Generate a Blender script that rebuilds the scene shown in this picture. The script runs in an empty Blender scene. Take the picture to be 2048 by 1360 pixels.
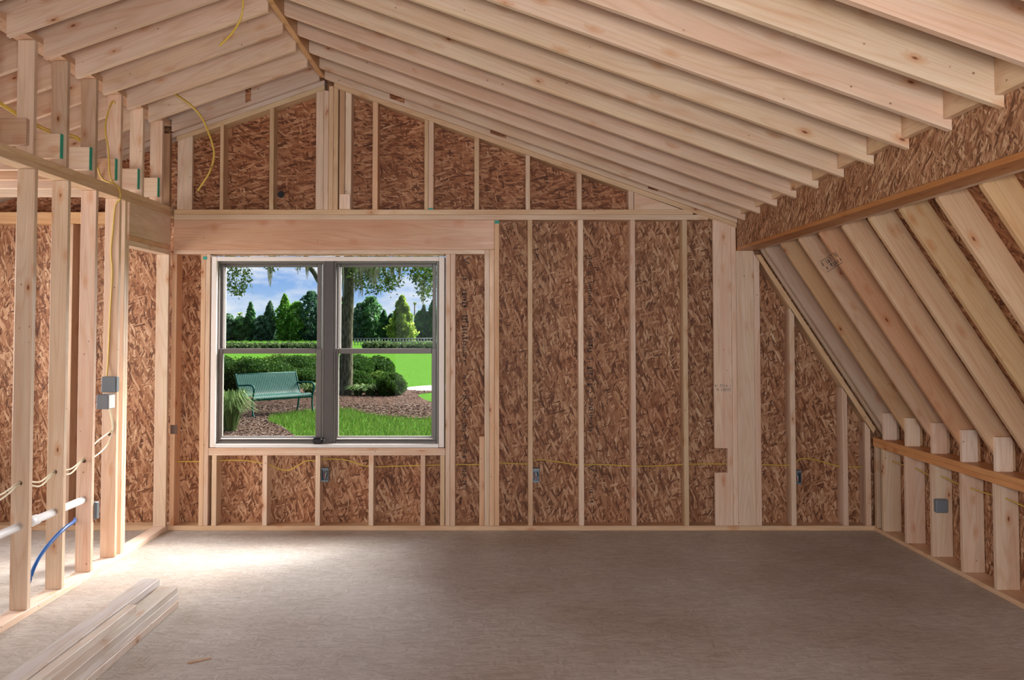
import bpy, bmesh, math, random
from mathutils import Vector, Matrix
import numpy as np
R = math.radians
sc = bpy.context.scene
col = sc.collection
random.seed(4)

# ---------------------------------------------------------------- camera
F = 1889.0; PX = 987.0; TH = R(2.2); PY = 659 - F*math.tan(TH); EYE = 1.572
cam_d = bpy.data.cameras.new('camera'); cam = bpy.data.objects.new('camera', cam_d); col.objects.link(cam)
cam.location = (0, 0, EYE); cam.rotation_euler = (R(90)+TH, 0, 0)
cam_d.sensor_width = 36; cam_d.lens = F/2048*36
cam_d.shift_x = (1024-PX)/2048; cam_d.shift_y = -(680-PY)/2048
cam_d.clip_end = 2000; cam_d.clip_start = .05
sc.camera = cam

# ---------------------------------------------------------------- sky, sun, exposure
sc.view_settings.view_transform = 'Standard'; sc.view_settings.look = 'None'
sc.view_settings.gamma = 1; sc.view_settings.use_curve_mapping = False
sc.view_settings.exposure = 0.0
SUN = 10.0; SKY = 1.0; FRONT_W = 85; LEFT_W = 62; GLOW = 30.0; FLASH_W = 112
w = bpy.data.worlds.new('sky'); sc.world = w; w.use_nodes = True
nt = w.node_tree; N = nt.nodes; L = nt.links; N.clear()
def nd(t, **k):
    n = N.new(t)
    for a, b in k.items(): setattr(n, a, b)
    return n
out = nd('ShaderNodeOutputWorld'); bg = nd('ShaderNodeBackground'); tc = nd('ShaderNodeTexCoord')
sep = nd('ShaderNodeSeparateXYZ'); L.new(tc.outputs['Generated'], sep.inputs[0])
ramp = nd('ShaderNodeValToRGB'); L.new(sep.outputs['Z'], ramp.inputs[0])
e = ramp.color_ramp.elements
e[0].position = 0.0; e[0].color = (.50, .68, .86, 1); e[1].position = .07; e[1].color = (.16, .36, .80, 1)
x = ramp.color_ramp.elements.new(.5); x.color = (.12, .28, .62, 1)
mp = nd('ShaderNodeMapping'); mp.inputs['Scale'].default_value = (16, 16, 46); mp.inputs['Location'].default_value = (3.1, .4, .6)
L.new(tc.outputs['Generated'], mp.inputs[0])
nz = nd('ShaderNodeTexNoise'); nz.inputs['Scale'].default_value = 1.0; nz.inputs['Detail'].default_value = 7; nz.inputs['Roughness'].default_value = .55
L.new(mp.outputs[0], nz.inputs['Vector'])
cr = nd('ShaderNodeValToRGB'); L.new(nz.outputs[0], cr.inputs[0])
cr.color_ramp.elements[0].position = .42; cr.color_ramp.elements[0].color = (0, 0, 0, 1)
cr.color_ramp.elements[1].position = .62; cr.color_ramp.elements[1].color = (1, 1, 1, 1)
mx = nd('ShaderNodeMixRGB'); L.new(cr.outputs[0], mx.inputs[0]); L.new(ramp.outputs[0], mx.inputs[1]); mx.inputs[2].default_value = (.78, .84, .92, 1)
# broad bright cloud high in the sky around the hazy sun
SD = Vector((.55, .60, .66)).normalized()
vm = nd('ShaderNodeVectorMath', operation='DOT_PRODUCT'); L.new(tc.outputs['Generated'], vm.inputs[0]); vm.inputs[1].default_value = SD
mr = nd('ShaderNodeMapRange'); L.new(vm.outputs['Value'], mr.inputs[0]); mr.inputs[1].default_value = .72; mr.inputs[2].default_value = 1.0; mr.inputs[3].default_value = 0; mr.inputs[4].default_value = GLOW
add = nd('ShaderNodeMixRGB', blend_type='ADD'); add.inputs[0].default_value = 1; L.new(mx.outputs[0], add.inputs[1])
gl = nd('ShaderNodeMixRGB', blend_type='MULTIPLY'); gl.inputs[0].default_value = 1; L.new(mr.outputs[0], gl.inputs[1]); gl.inputs[2].default_value = (1, .97, .92, 1)
L.new(gl.outputs[0], add.inputs[2])
L.new(add.outputs[0], bg.inputs[0]); bg.inputs[1].default_value = SKY; L.new(bg.outputs[0], out.inputs[0])

sd = bpy.data.lights.new('sun', 'SUN'); so = bpy.data.objects.new('sun', sd); col.objects.link(so)
sd.energy = SUN; sd.angle = R(22); sd.color = (1, .96, .9)
so.rotation_euler = SD.to_track_quat('Z', 'Y').to_euler()
def area(name, loc, rot, sx, sy, watt, color, spread=180):
    a = bpy.data.lights.new(name, 'AREA'); o = bpy.data.objects.new(name, a); col.objects.link(o)
    a.shape = 'RECTANGLE'; a.size = sx; a.size_y = sy; a.energy = watt; a.color = color; a.spread = R(spread)
    o.location = loc; o.rotation_euler = rot; return o
# added fill in an invented opening behind the camera; daylight through the side window
area('fill_front_opening', (0.3, -1.36, 1.35), (R(90), 0, 0), 4.0, 2.2, FRONT_W, (.93, .96, 1.0))
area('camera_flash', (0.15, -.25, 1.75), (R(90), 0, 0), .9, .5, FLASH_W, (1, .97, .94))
area('daylight_side_window', (-4.22, 6.0, 1.5), (0, R(-90), 0), 1.3, 1.9, LEFT_W, (1, .97, .93))
so.rotation_euler = SD.to_track_quat('Z', 'Y').to_euler()

# ---------------------------------------------------------------- constants of the room
D = 7.45            # room face of the back wall's studs
DS = D + .14        # sheathing behind them
PXL = -2.55         # room face of the stud partition
KW = 2.98           # room face of the knee wall's studs
RX = -1.359                         # ridge
SL = .3615
def zroof(x): return 3.585-.3615*(x+1.34) if x > RX else 3.52-.3535*(-1.378-x)      # underside of the rafters
def zrake(x): return 3.56-.351*(x+1.342) if x > -1.342 else 3.56-.353*(-1.342-x)    # top of the gable's sloping plate
RTOP = 3.845
SX, SZ, SS = 2.11, 2.19, 1.54       # underside of the steep rafters
def xsteep(z): return SX + (SZ-z)/SS
def zsteep(x): return SZ - SS*(x-SX)
def at(px, py, Y):
    xc = (px-PX)/F; yc = (PY-py)/F
    dy = math.cos(TH)-yc*math.sin(TH); dz = math.sin(TH)+yc*math.cos(TH); t = Y/dy
    return Vector((xc*t, Y, EYE+dz*t))
def gx(px, d): return (px-PX)/F*d        # X of a picture column at distance d near eye height

# ---------------------------------------------------------------- materials
def mat(name):
    m = bpy.data.materials.new(name); m.use_nodes = True
    t = m.node_tree; b = t.nodes['Principled BSDF']; return m, t, b
def plain(name, c, rough=.6, metal=0, noise=0, nscale=8):
    m, t, b = mat(name)
    b.inputs['Base Color'].default_value = (*c, 1); b.inputs['Roughness'].default_value = rough; b.inputs['Metallic'].default_value = metal
    if noise:
        tcn = t.nodes.new('ShaderNodeTexCoord'); n = t.nodes.new('ShaderNodeTexNoise'); n.inputs['Scale'].default_value = nscale; n.inputs['Detail'].default_value = 5
        t.links.new(tcn.outputs['Object'], n.inputs['Vector'])
        r = t.nodes.new('ShaderNodeMapRange'); r.inputs[1].default_value = .3; r.inputs[2].default_value = .7; r.inputs[3].default_value = 1-noise; r.inputs[4].default_value = 1+noise
        t.links.new(n.outputs[0], r.inputs[0])
        mm = t.nodes.new('ShaderNodeMixRGB'); mm.blend_type = 'MULTIPLY'; mm.inputs[0].default_value = 1; mm.inputs[1].default_value = (*c, 1)
        t.links.new(r.outputs[0], mm.inputs[2]); t.links.new(mm.outputs[0], b.inputs['Base Color'])
    return m

def pine():
    m, t, b = mat('pine_lumber'); n = t.nodes; l = t.links
    def new(tp, **k):
        q = n.new(tp)
        for a, v in k.items(): setattr(q, a, v)
        return q
    tcn = new('ShaderNodeTexCoord'); oi = new('ShaderNodeObjectInfo')
    off = new('ShaderNodeVectorMath', operation='SCALE'); off.inputs[0].default_value = (37, 91, 53); l.new(oi.outputs['Random'], off.inputs['Scale'])
    p = new('ShaderNodeVectorMath', operation='ADD'); l.new(tcn.outputs['Object'], p.inputs[0]); l.new(off.outputs[0], p.inputs[1])
    def scaled(v, s):
        q = new('ShaderNodeVectorMath', operation='MULTIPLY'); l.new(v, q.inputs[0]); q.inputs[1].default_value = s; return q.outputs[0]
    def noise(v, d=3, r=.5, dist=0):
        q = new('ShaderNodeTexNoise'); q.inputs['Scale'].default_value = 1; q.inputs['Detail'].default_value = d; q.inputs['Roughness'].default_value = r; q.inputs['Distortion'].default_value = dist
        l.new(v, q.inputs['Vector']); return q.outputs[0]
    def rng(v, a, b_, c, d_):
        q = new('ShaderNodeMapRange'); q.inputs[1].default_value = a; q.inputs[2].default_value = b_; q.inputs[3].default_value = c; q.inputs[4].default_value = d_; l.new(v, q.inputs[0]); return q.outputs[0]
    def mul(c1, c2, fac=1.0, mode='MULTIPLY'):
        q = new('ShaderNodeMixRGB', blend_type=mode)
        if isinstance(fac, float): q.inputs[0].default_value = fac
        else: l.new(fac, q.inputs[0])
        for i, c in ((1, c1), (2, c2)):
            if isinstance(c, tuple): q.inputs[i].default_value = c
            else: l.new(c, q.inputs[i])
        return q.outputs[0]
    # knots: sparse rounded cells along the board
    kv = scaled(p.outputs[0], (4.6, 11, 6))
    vo = new('ShaderNodeTexVoronoi', feature='F1'); vo.inputs['Scale'].default_value = 1; l.new(kv, vo.inputs['Vector'])
    sepc = new('ShaderNodeSeparateColor'); l.new(vo.outputs['Color'], sepc.inputs[0])
    keep = new('ShaderNodeMath', operation='LESS_THAN'); keep.inputs[1].default_value = .52; l.new(sepc.outputs[0], keep.inputs[0])
    kd = vo.outputs['Distance']
    core = new('ShaderNodeMath', operation='MULTIPLY'); l.new(rng(kd, .045, .085, 1, 0), core.inputs[0]); l.new(keep.outputs[0], core.inputs[1])
    halo = new('ShaderNodeMath', operation='MULTIPLY'); l.new(rng(kd, .06, .30, 1, 0), halo.inputs[0]); l.new(keep.outputs[0], halo.inputs[1])
    # growth rings warped round the knots
    warp = new('ShaderNodeCombineXYZ'); 
    hw = new('ShaderNodeMath', operation='MULTIPLY'); hw.inputs[1].default_value = .25; l.new(halo.outputs[0], hw.inputs[0]); l.new(hw.outputs[0], warp.inputs[1])
    gv = new('ShaderNodeVectorMath', operation='ADD'); l.new(scaled(p.outputs[0], (.55, 7, 7)), gv.inputs[0]); l.new(warp.outputs[0], gv.inputs[1])
    g = noise(gv.outputs[0], 1.5, .4)
    ring = new('ShaderNodeMath', operation='MULTIPLY'); ring.inputs[1].default_value = 15; l.new(g, ring.inputs[0])
    pp = new('ShaderNodeMath', operation='PINGPONG'); pp.inputs[1].default_value = .5; l.new(ring.outputs[0], pp.inputs[0])
    ringm = rng(pp.outputs[0], .28, .5, 0, 1)
    fine = noise(scaled(p.outputs[0], (5, 190, 190)), 2, .6)
    blot = noise(scaled(p.outputs[0], (1.6, 6, 6)), 3, .55)
    cr = new('ShaderNodeValToRGB'); l.new(oi.outputs['Random'], cr.inputs[0])
    els = cr.color_ramp.elements; els[0].color = (.67, .475, .35, 1); els[1].color = (.74, .565, .435, 1)
    for ps, c in ((.25, (.70, .53, .395, 1)), (.5, (.70, .505, .385, 1)), (.75, (.65, .49, .345, 1))):
        q = els.new(ps); q.color = c
    c = cr.outputs[0]
    c = mul(c, (.80, .66, .52, 1), rng(ringm, 0, 1, 0, .40))
    c = mul(c, (.86, .72, .62, 1), rng(blot, .45, .70, 0, .55))
    c = mul(c, (1.12, 1.12, 1.14, 1), rng(blot, .42, .30, 0, .8))
    fr = new('ShaderNodeCombineColor')
    fv = rng(fine, .3, .7, .93, 1.05)
    for i in range(3): l.new(fv, fr.inputs[i])
    c = mul(c, fr.outputs[0])
    c = mul(c, (.80, .52, .33, 1), rng(halo.outputs[0], 0, 1, 0, .75))
    c = mul(c, (.28, .13, .07, 1), rng(core.outputs[0], 0, 1, 0, .9))
    # pin knots and nail heads
    v2 = new('ShaderNodeTexVoronoi', feature='F1'); v2.inputs['Scale'].default_value = 1; l.new(scaled(p.outputs[0], (12, 15, 15)), v2.inputs['Vector'])
    s2 = new('ShaderNodeSeparateColor'); l.new(v2.outputs['Color'], s2.inputs[0])
    k2 = new('ShaderNodeMath', operation='LESS_THAN'); k2.inputs[1].default_value = .30; l.new(s2.outputs[0], k2.inputs[0])
    d2 = new('ShaderNodeMath', operation='MULTIPLY'); l.new(rng(v2.outputs['Distance'], .05, .085, 1, 0), d2.inputs[0]); l.new(k2.outputs[0], d2.inputs[1])
    c = mul(c, (.25, .13, .08, 1), rng(d2.outputs[0], 0, 1, 0, .75))
    # long rosy and straw streaks
    st = noise(scaled(p.outputs[0], (.35, 14, 14)), 2, .5)
    c = mul(c, (.93, .80, .74, 1), rng(st, .50, .66, 0, .6))
    c = mul(c, (1.0, .96, .84, 1), rng(st, .48, .34, 0, .6))
    c = mul(c, oi.outputs['Color'])
    l.new(c, b.inputs['Base Color'])
    l.new(rng(blot, .3, .7, .34, .60), b.inputs['Roughness']); b.inputs['Specular IOR Level'].default_value = .45
    bp = new('ShaderNodeBump'); bp.inputs['Strength'].default_value = .12; bp.inputs['Distance'].default_value = .004
    l.new(fine, bp.inputs['Height']); l.new(bp.outputs[0], b.inputs['Normal'])
    return m
PINE = pine()

def osb(name, axes, along, stops, scale=1.0, grime=0, rough=.6, soft=0, seams=None):
    """oriented strand board: overlapping voronoi flakes, each layer turned about the board's main direction"""
    m, t, b = mat(name); n = t.nodes; l = t.links
    tcn = n.new('ShaderNodeTexCoord'); s = n.new('ShaderNodeSeparateXYZ'); l.new(tcn.outputs['Object'], s.inputs[0])
    cb = n.new('ShaderNodeCombineXYZ')
    l.new(s.outputs[axes[0]], cb.inputs[0]); l.new(s.outputs[axes[1]], cb.inputs[1])
    wn = n.new('ShaderNodeTexNoise'); wn.inputs['Scale'].default_value = 22; wn.inputs['Detail'].default_value = 3; l.new(cb.outputs[0], wn.inputs['Vector'])
    wa = n.new('ShaderNodeVectorMath'); wa.operation = 'SUBTRACT'; l.new(wn.outputs['Color'], wa.inputs[0]); wa.inputs[1].default_value = (.5, .5, .5)
    ws = n.new('ShaderNodeVectorMath'); ws.operation = 'SCALE'; ws.inputs['Scale'].default_value = .0045; l.new(wa.outputs[0], ws.inputs[0])
    wd = n.new('ShaderNodeVectorMath'); wd.operation = 'ADD'; l.new(cb.outputs[0], wd.inputs[0]); l.new(ws.outputs[0], wd.inputs[1])
    val = None; tint = None
    angs = [3, -14, 17, -38, 9, -7, 75, 30, -24]
    for i, a in enumerate(angs):
        vr = n.new('ShaderNodeVectorRotate'); vr.rotation_type = 'Z_AXIS'; vr.inputs['Angle'].default_value = R(a+along); l.new(wd.outputs[0], vr.inputs['Vector'])
        big = [1, .8, 1.35, 1.1, .85, 1.7, 1.6, 2.1, 1.3][i]*scale
        mu = n.new('ShaderNodeVectorMath'); mu.operation = 'MULTIPLY_ADD'; l.new(vr.outputs[0], mu.inputs[0])
        mu.inputs[1].default_value = (10*big, 54*big, 1); mu.inputs[2].default_value = (i*3.7+1.3, i*9.1+.7, 0)
        v = n.new('ShaderNodeTexVoronoi'); v.voronoi_dimensions = '2D'; v.inputs['Scale'].default_value = 1; l.new(mu.outputs[0], v.inputs['Vector'])
        sc_ = n.new('ShaderNodeSeparateColor'); l.new(v.outputs['Color'], sc_.inputs[0])
        if val is None: val = sc_.outputs[0]
        else:
            th = n.new('ShaderNodeMath'); th.operation = 'GREATER_THAN'; th.inputs[1].default_value = [0, .5, .5, .72, .55, .5, .8, .8, .72][i]; l.new(sc_.outputs[1], th.inputs[0])
            mxn = n.new('ShaderNodeMix'); mxn.data_type = 'FLOAT'; l.new(th.outputs[0], mxn.inputs[0]); l.new(val, mxn.inputs[2]); l.new(sc_.outputs[0], mxn.inputs[3]); val = mxn.outputs[0]
    gn = n.new('ShaderNodeTexNoise'); gn.inputs['Scale'].default_value = 1; gn.inputs['Detail'].default_value = 3
    gr = n.new('ShaderNodeVectorRotate'); gr.rotation_type = 'Z_AXIS'; gr.inputs['Angle'].default_value = R(along); l.new(wd.outputs[0], gr.inputs['Vector'])
    gs = n.new('ShaderNodeVectorMath'); gs.operation = 'MULTIPLY'; l.new(gr.outputs[0], gs.inputs[0]); gs.inputs[1].default_value = (18, 170, 1); l.new(gs.outputs[0], gn.inputs['Vector'])
    ad = n.new('ShaderNodeMath'); ad.operation = 'MULTIPLY_ADD'; l.new(gn.outputs[0], ad.inputs[0]); ad.inputs[1].default_value = .50; 
    sb = n.new('ShaderNodeMath'); sb.operation = 'MULTIPLY_ADD'; l.new(val, sb.inputs[0]); sb.inputs[1].default_value = .86; sb.inputs[2].default_value = -.205
    l.new(sb.outputs[0], ad.inputs[2]); v2 = ad.outputs[0]
    if soft:
        q = n.new('ShaderNodeMix'); q.data_type = 'FLOAT'; q.inputs[0].default_value = soft; l.new(v2, q.inputs[2]); q.inputs[3].default_value = .5; v2 = q.outputs[0]
    cr = n.new('ShaderNodeValToRGB'); l.new(v2, cr.inputs[0]); els = cr.color_ramp.elements
    els[0].position = stops[0][0]; els[0].color = (*stops[0][1], 1); els[1].position = stops[-1][0]; els[1].color = (*stops[-1][1], 1)
    for ps, c in stops[1:-1]:
        q = els.new(ps); q.color = (*c, 1)
    c = cr.outputs[0]
    # hue drift over the sheet
    hn = n.new('ShaderNodeTexNoise'); hn.inputs['Scale'].default_value = 1.7 if not grime else 1.1; hn.inputs['Detail'].default_value = 5; l.new(cb.outputs[0], hn.inputs['Vector'])
    hr = n.new('ShaderNodeMapRange'); l.new(hn.outputs[0], hr.inputs[0]); hr.inputs[1].default_value = .35; hr.inputs[2].default_value = .68; hr.inputs[3].default_value = 0; hr.inputs[4].default_value = 1
    mm = n.new('ShaderNodeMixRGB'); mm.blend_type = 'MULTIPLY'; l.new(hr.outputs[0], mm.inputs[0]); l.new(c, mm.inputs[1]); mm.inputs[2].default_value = (.92, .78, .70, 1) if not grime else (.80, .72, .66, 1)
    l.new(mm.outputs[0], b.inputs['Base Color']); b.inputs['Roughness'].default_value = rough; b.inputs['Specular IOR Level'].default_value = .3
    bp = n.new('ShaderNodeBump'); bp.inputs['Strength'].default_value = .25; bp.inputs['Distance'].default_value = .003; l.new(v2, bp.inputs['Height']); l.new(bp.outputs[0], b.inputs['Normal'])
    return m
ST = [(.0, (.088, .034, .015)), (.22, (.215, .089, .040)), (.45, (.335, .160, .080)), (.66, (.435, .235, .127)), (.85, (.56, .352, .212)), (1.0, (.72, .53, .365))]
OSB_V = osb('osb_sheathing_upright', (0, 2), 90, ST)
OSB_H = osb('osb_sheathing_level', (0, 2), 8, [(p, (c[0]*.95, c[1]*.82, c[2]*.74)) for p, c in ST])
OSB_S = osb('osb_sheathing_side', (1, 2), 90, ST)
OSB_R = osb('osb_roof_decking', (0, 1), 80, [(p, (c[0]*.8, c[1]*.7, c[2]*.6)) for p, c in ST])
OSB_B = osb('osb_beam_skin', (1, 2), 62, [(p, (c[0]*.95, c[1]*.95, c[2]*.95)) for p, c in ST], scale=1.15)
OSB_F = osb('osb_floor_deck', (0, 1), 15, [(.0, (.33, .285, .25)), (.3, (.44, .40, .365)), (.6, (.53, .495, .465)), (1, (.66, .625, .59))], grime=1, soft=.40, rough=.5)

# ---------------------------------------------------------------- object helpers
def tagit(o, label=None, cat=None, group=None, kind=None):
    if label and len(label.split()) > 15: print('LONG', o.name, len(label.split()), label)
    if label: o['label'] = label
    if cat: o['category'] = cat
    if group: o['group'] = group
    if kind: o['kind'] = kind
    return o
def link(name, me, m=None, parent=None, mw=None):
    o = bpy.data.objects.new(name, me); col.objects.link(o)
    if m is not None and len(me.materials) == 0: me.materials.append(m)
    if mw is not None: o.matrix_world = mw
    if parent is not None:
        o.parent = parent
        o.matrix_parent_inverse = Matrix.Identity(4)
        if mw is not None: o.matrix_basis = parent_world(parent).inverted() @ mw
        else: o.matrix_basis = parent_world(parent).inverted()
    return o
def parent_world(o):
    m = o.matrix_basis.copy()
    while o.parent is not None:
        o = o.parent; m = o.matrix_basis @ m
    return m
def empty(name, loc, rz=0):
    o = bpy.data.objects.new(name, None); col.objects.link(o)
    o.location = loc; o.rotation_euler = (0, 0, rz); o.empty_display_size = .1
    o.matrix_basis = Matrix.Translation(loc) @ Matrix.Rotation(rz, 4, 'Z')
    return o
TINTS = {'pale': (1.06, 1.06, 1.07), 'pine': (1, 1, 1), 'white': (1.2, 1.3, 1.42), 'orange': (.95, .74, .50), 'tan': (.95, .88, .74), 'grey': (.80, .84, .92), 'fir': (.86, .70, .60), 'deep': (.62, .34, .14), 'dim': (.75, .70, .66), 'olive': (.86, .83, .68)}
def prism(name, o, xd, yd, pts, th, m=None, parent=None, tint='pine', bev=.0018):
    """polygon pts (u, v) in the frame o, xd, yd, thickened by th along xd x yd; local X runs along the grain"""
    xd = Vector(xd).normalized(); yd = Vector(yd).normalized(); zd = xd.cross(yd)
    bm = bmesh.new()
    a = sum((pts[i][0]*pts[(i+1) % len(pts)][1]-pts[(i+1) % len(pts)][0]*pts[i][1]) for i in range(len(pts)))
    if a < 0: pts = pts[::-1]
    lo = [bm.verts.new((u, v, 0)) for u, v in pts]; hi = [bm.verts.new((u, v, th)) for u, v in pts]
    bm.faces.new(lo[::-1]); bm.faces.new(hi); k = len(pts)
    for i in range(k): bm.faces.new((lo[i], lo[(i+1) % k], hi[(i+1) % k], hi[i]))
    if bev: bmesh.ops.bevel(bm, geom=list(bm.edges), offset=bev, segments=1, affect='EDGES')
    if th < 0: bmesh.ops.reverse_faces(bm, faces=bm.faces)
    me = bpy.data.meshes.new(name); bm.to_mesh(me); bm.free()
    mw = Matrix((( xd.x, yd.x, zd.x, o[0]), (xd.y, yd.y, zd.y, o[1]), (xd.z, yd.z, zd.z, o[2]), (0, 0, 0, 1)))
    ob = link(name, me, m or PINE, parent, mw)
    c = TINTS[tint] if isinstance(tint, str) else tint
    j = random.uniform(.95, 1.05); ob.color = (c[0]*j, c[1]*j, c[2]*j, 1)
    return ob
def box(name, x0, x1, y0, y1, z0, z1, m=None, parent=None, tint='pine', grain=None, bev=.0018):
    """axis-aligned board; local X along its grain"""
    dims = dict(x=x1-x0, y=y1-y0, z=z1-z0); g = grain or max(dims, key=dims.get)
    if g == 'x': return prism(name, (x0, y0, z0), (1, 0, 0), (0, 1, 0), [(0, 0), (dims['x'], 0), (dims['x'], dims['y']), (0, dims['y'])], dims['z'], m, parent, tint, bev)
    if g == 'y': return prism(name, (x1, y0, z0), (0, 1, 0), (-1, 0, 0), [(0, 0), (dims['y'], 0), (dims['y'], dims['x']), (0, dims['x'])], dims['z'], m, parent, tint, bev)
    return prism(name, (x0, y0, z0), (0, 0, 1), (1, 0, 0), [(0, 0), (dims['z'], 0), (dims['z'], dims['x']), (0, dims['x'])], dims['y'], m, parent, tint, bev)
def mesh_from(name, verts, faces, m, parent=None, mw=None, smooth=False):
    me = bpy.data.meshes.new(name); me.from_pydata([tuple(v) for v in verts], [], [tuple(f) for f in faces]); me.update()
    if smooth:
        for p in me.polygons: p.use_smooth = True
    return link(name, me, m, parent, mw)
def smoothpts(pts, n=8):
    P = [Vector(p) for p in pts]; P = [2*P[0]-P[1]]+P+[2*P[-1]-P[-2]]; o = []
    for i in range(1, len(P)-2):
        for k in range(n):
            t = k/n; a, b_, c, d = P[i-1], P[i], P[i+1], P[i+2]
            o.append(.5*((2*b_)+(c-a)*t+(2*a-5*b_+4*c-d)*t*t+(3*b_-a-3*c+d)*t**3))
    o.append(P[-2]); return o
def tube_data(pts, r, seg=8, r2=None):
    V = []; Fc = []; n = len(pts); up = Vector((0, 0, 1))
    for i, p in enumerate(pts):
        d = (pts[min(i+1, n-1)]-pts[max(i-1, 0)]).normalized()
        a = d.cross(up if abs(d.z) < .95 else Vector((1, 0, 0))).normalized(); b_ = d.cross(a)
        rr = r if r2 is None else r+(r2-r)*i/(n-1)
        for k in range(seg):
            t = 2*math.pi*k/seg; V.append(p+a*math.cos(t)*rr+b_*math.sin(t)*rr)
    for i in range(n-1):
        for k in range(seg):
            Fc.append((i*seg+k, i*seg+(k+1) % seg, (i+1)*seg+(k+1) % seg, (i+1)*seg+k))
    Fc.append(tuple(range(seg))[::-1]); Fc.append(tuple((n-1)*seg+k for k in range(seg)))
    return V, Fc
def tube(name, pts, r, m, parent=None, seg=8, sm=8, r2=None):
    P = smoothpts(pts, sm) if sm else [Vector(p) for p in pts]
    V, Fc = tube_data(P, r, seg, r2); return mesh_from(name, V, Fc, m, parent, None, True)
def merge(parts):
    V = []; Fc = []
    for v, f in parts:
        o = len(V); V += list(v); Fc += [tuple(i+o for i in g) for g in f]
    return V, Fc
def boxdata(c, s, rot=None):
    c = Vector(c); V = []
    for sx in (-1, 1):
        for sy in (-1, 1):
            for sz in (-1, 1):
                v = Vector((sx*s[0]/2, sy*s[1]/2, sz*s[2]/2))
                if rot is not None: v = rot @ v
                V.append(c+v)
    return V, [(0, 1, 3, 2), (4, 6, 7, 5), (0, 4, 5, 1), (2, 3, 7, 6), (0, 2, 6, 4), (1, 5, 7, 3)]
ORD = 'first second third fourth fifth sixth seventh eighth ninth tenth eleventh twelfth thirteenth fourteenth'.split()

# ================================================================ THE SHELL
def poly_wall(name, rects_or_polys, y0, y1, m, kind='structure'):
    bm = bmesh.new()
    for pts in rects_or_polys:
        lo = [bm.verts.new((u, y0, v)) for u, v in pts]; hi = [bm.verts.new((u, y1, v)) for u, v in pts]; k = len(pts)
        bm.faces.new(lo); bm.faces.new(hi[::-1])
        for i in range(k): bm.faces.new((lo[i], hi[i], hi[(i+1) % k], lo[(i+1) % k]))
    bmesh.ops.recalc_face_normals(bm, faces=bm.faces)
    me = bpy.data.meshes.new(name); bm.to_mesh(me); bm.free()
    o = link(name, me, m); o['kind'] = kind; return o
WX0, WX1 = at(421, 600, D).x, at(889, 600, D).x
WZ1, WZ0 = 2.165, .645
LX, RXW = -4.3, 3.135
def roofpt(x): return RTOP-.3615*(x-RX) if x > RX else RTOP-.3535*(RX-x)
KNX, KNZ = 1.988, 2.635
GZ = 2.48
steep_out = lambda z: xsteep(z)+.167
poly_wall('wall_back', [
    [(LX, -.35), (WX0, -.35), (WX0, GZ), (LX, GZ)],
    [(WX0, -.35), (WX1, -.35), (WX1, WZ0), (WX0, WZ0)],
    [(WX0, WZ1), (WX1, WZ1), (WX1, GZ), (WX0, GZ)],
    [(WX1, -.35), (RXW, -.35), (RXW, zsteep(RXW-.167)), (steep_out(GZ), GZ), (WX1, GZ)]], DS, DS+.014, OSB_V)
poly_wall('wall_back_gable', [[(LX, GZ), (steep_out(GZ), GZ), (KNX, KNZ), (RX, roofpt(RX)), (LX, roofpt(LX))]], DS, DS+.014, OSB_H)
FY = -1.5
OSBp = poly_wall('wall_front', [
    [(LX, -.35), (-1.7, -.35), (-1.7, roofpt(-1.7)), (LX, roofpt(LX))],
    [(2.3, -.35), (RXW, -.35), (RXW, zsteep(RXW-.167)), (2.3, zsteep(2.3-.167))],
    [(-1.7, 2.45), (2.3, 2.45), (KNX, KNZ), (RX, roofpt(RX)), (-1.7, roofpt(-1.7))],
    [(-1.7, -.35), (2.3, -.35), (2.3, .25), (-1.7, .25)]], FY-.014, FY, OSB_V)
def side_wall(name, X, t, zt, hole=None):
    bm = bmesh.new()
    def bx(y0, y1, z0, z1):
        V, Fc = boxdata((X+t/2, (y0+y1)/2, (z0+z1)/2), (abs(t), y1-y0, z1-z0))
        vs = [bm.verts.new(v) for v in V]
        for f in Fc: bm.faces.new([vs[i] for i in f])
    if hole:
        a, b_, c, d = hole
        bx(FY, a, -.35, zt); bx(b_, DS, -.35, zt); bx(a, b_, -.35, c); bx(a, b_, d, zt)
    else: bx(FY, DS, -.35, zt)
    bmesh.ops.recalc_face_normals(bm, faces=bm.faces)
    me = bpy.data.meshes.new(name); bm.to_mesh(me); bm.free(); o = link(name, me, OSB_S); o['kind'] = 'structure'; return o
side_wall('wall_right', 3.121, .014, .975)
side_wall('wall_left', LX-.014, .014, roofpt(LX), (5.3, 6.7, .55, 2.45))
def slab(name, pts, y0, y1, m):      # roof decking: outline in X-Z run along Y
    bm = bmesh.new(); k = len(pts)
    lo = [bm.verts.new((u, y0, v)) for u, v in pts]; hi = [bm.verts.new((u, y1, v)) for u, v in pts]
    bm.faces.new(lo); bm.faces.new(hi[::-1])
    for i in range(k): bm.faces.new((lo[i], hi[i], hi[(i+1) % k], lo[(i+1) % k]))
    bmesh.ops.recalc_face_normals(bm, faces=bm.faces)
    me = bpy.data.meshes.new(name); bm.to_mesh(me); bm.free(); o = link(name, me, m); o['kind'] = 'structure'; return o
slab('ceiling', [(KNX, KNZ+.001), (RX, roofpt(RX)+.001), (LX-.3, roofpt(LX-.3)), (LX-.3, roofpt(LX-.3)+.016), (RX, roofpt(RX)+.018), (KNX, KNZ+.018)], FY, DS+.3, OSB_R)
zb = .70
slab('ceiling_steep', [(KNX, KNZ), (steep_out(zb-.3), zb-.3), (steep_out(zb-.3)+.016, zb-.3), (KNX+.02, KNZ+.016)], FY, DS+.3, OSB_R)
slab('floor', [(LX, 0), (3.13, 0), (3.13, -.02), (LX, -.02)], FY, DS, OSB_F)
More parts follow.
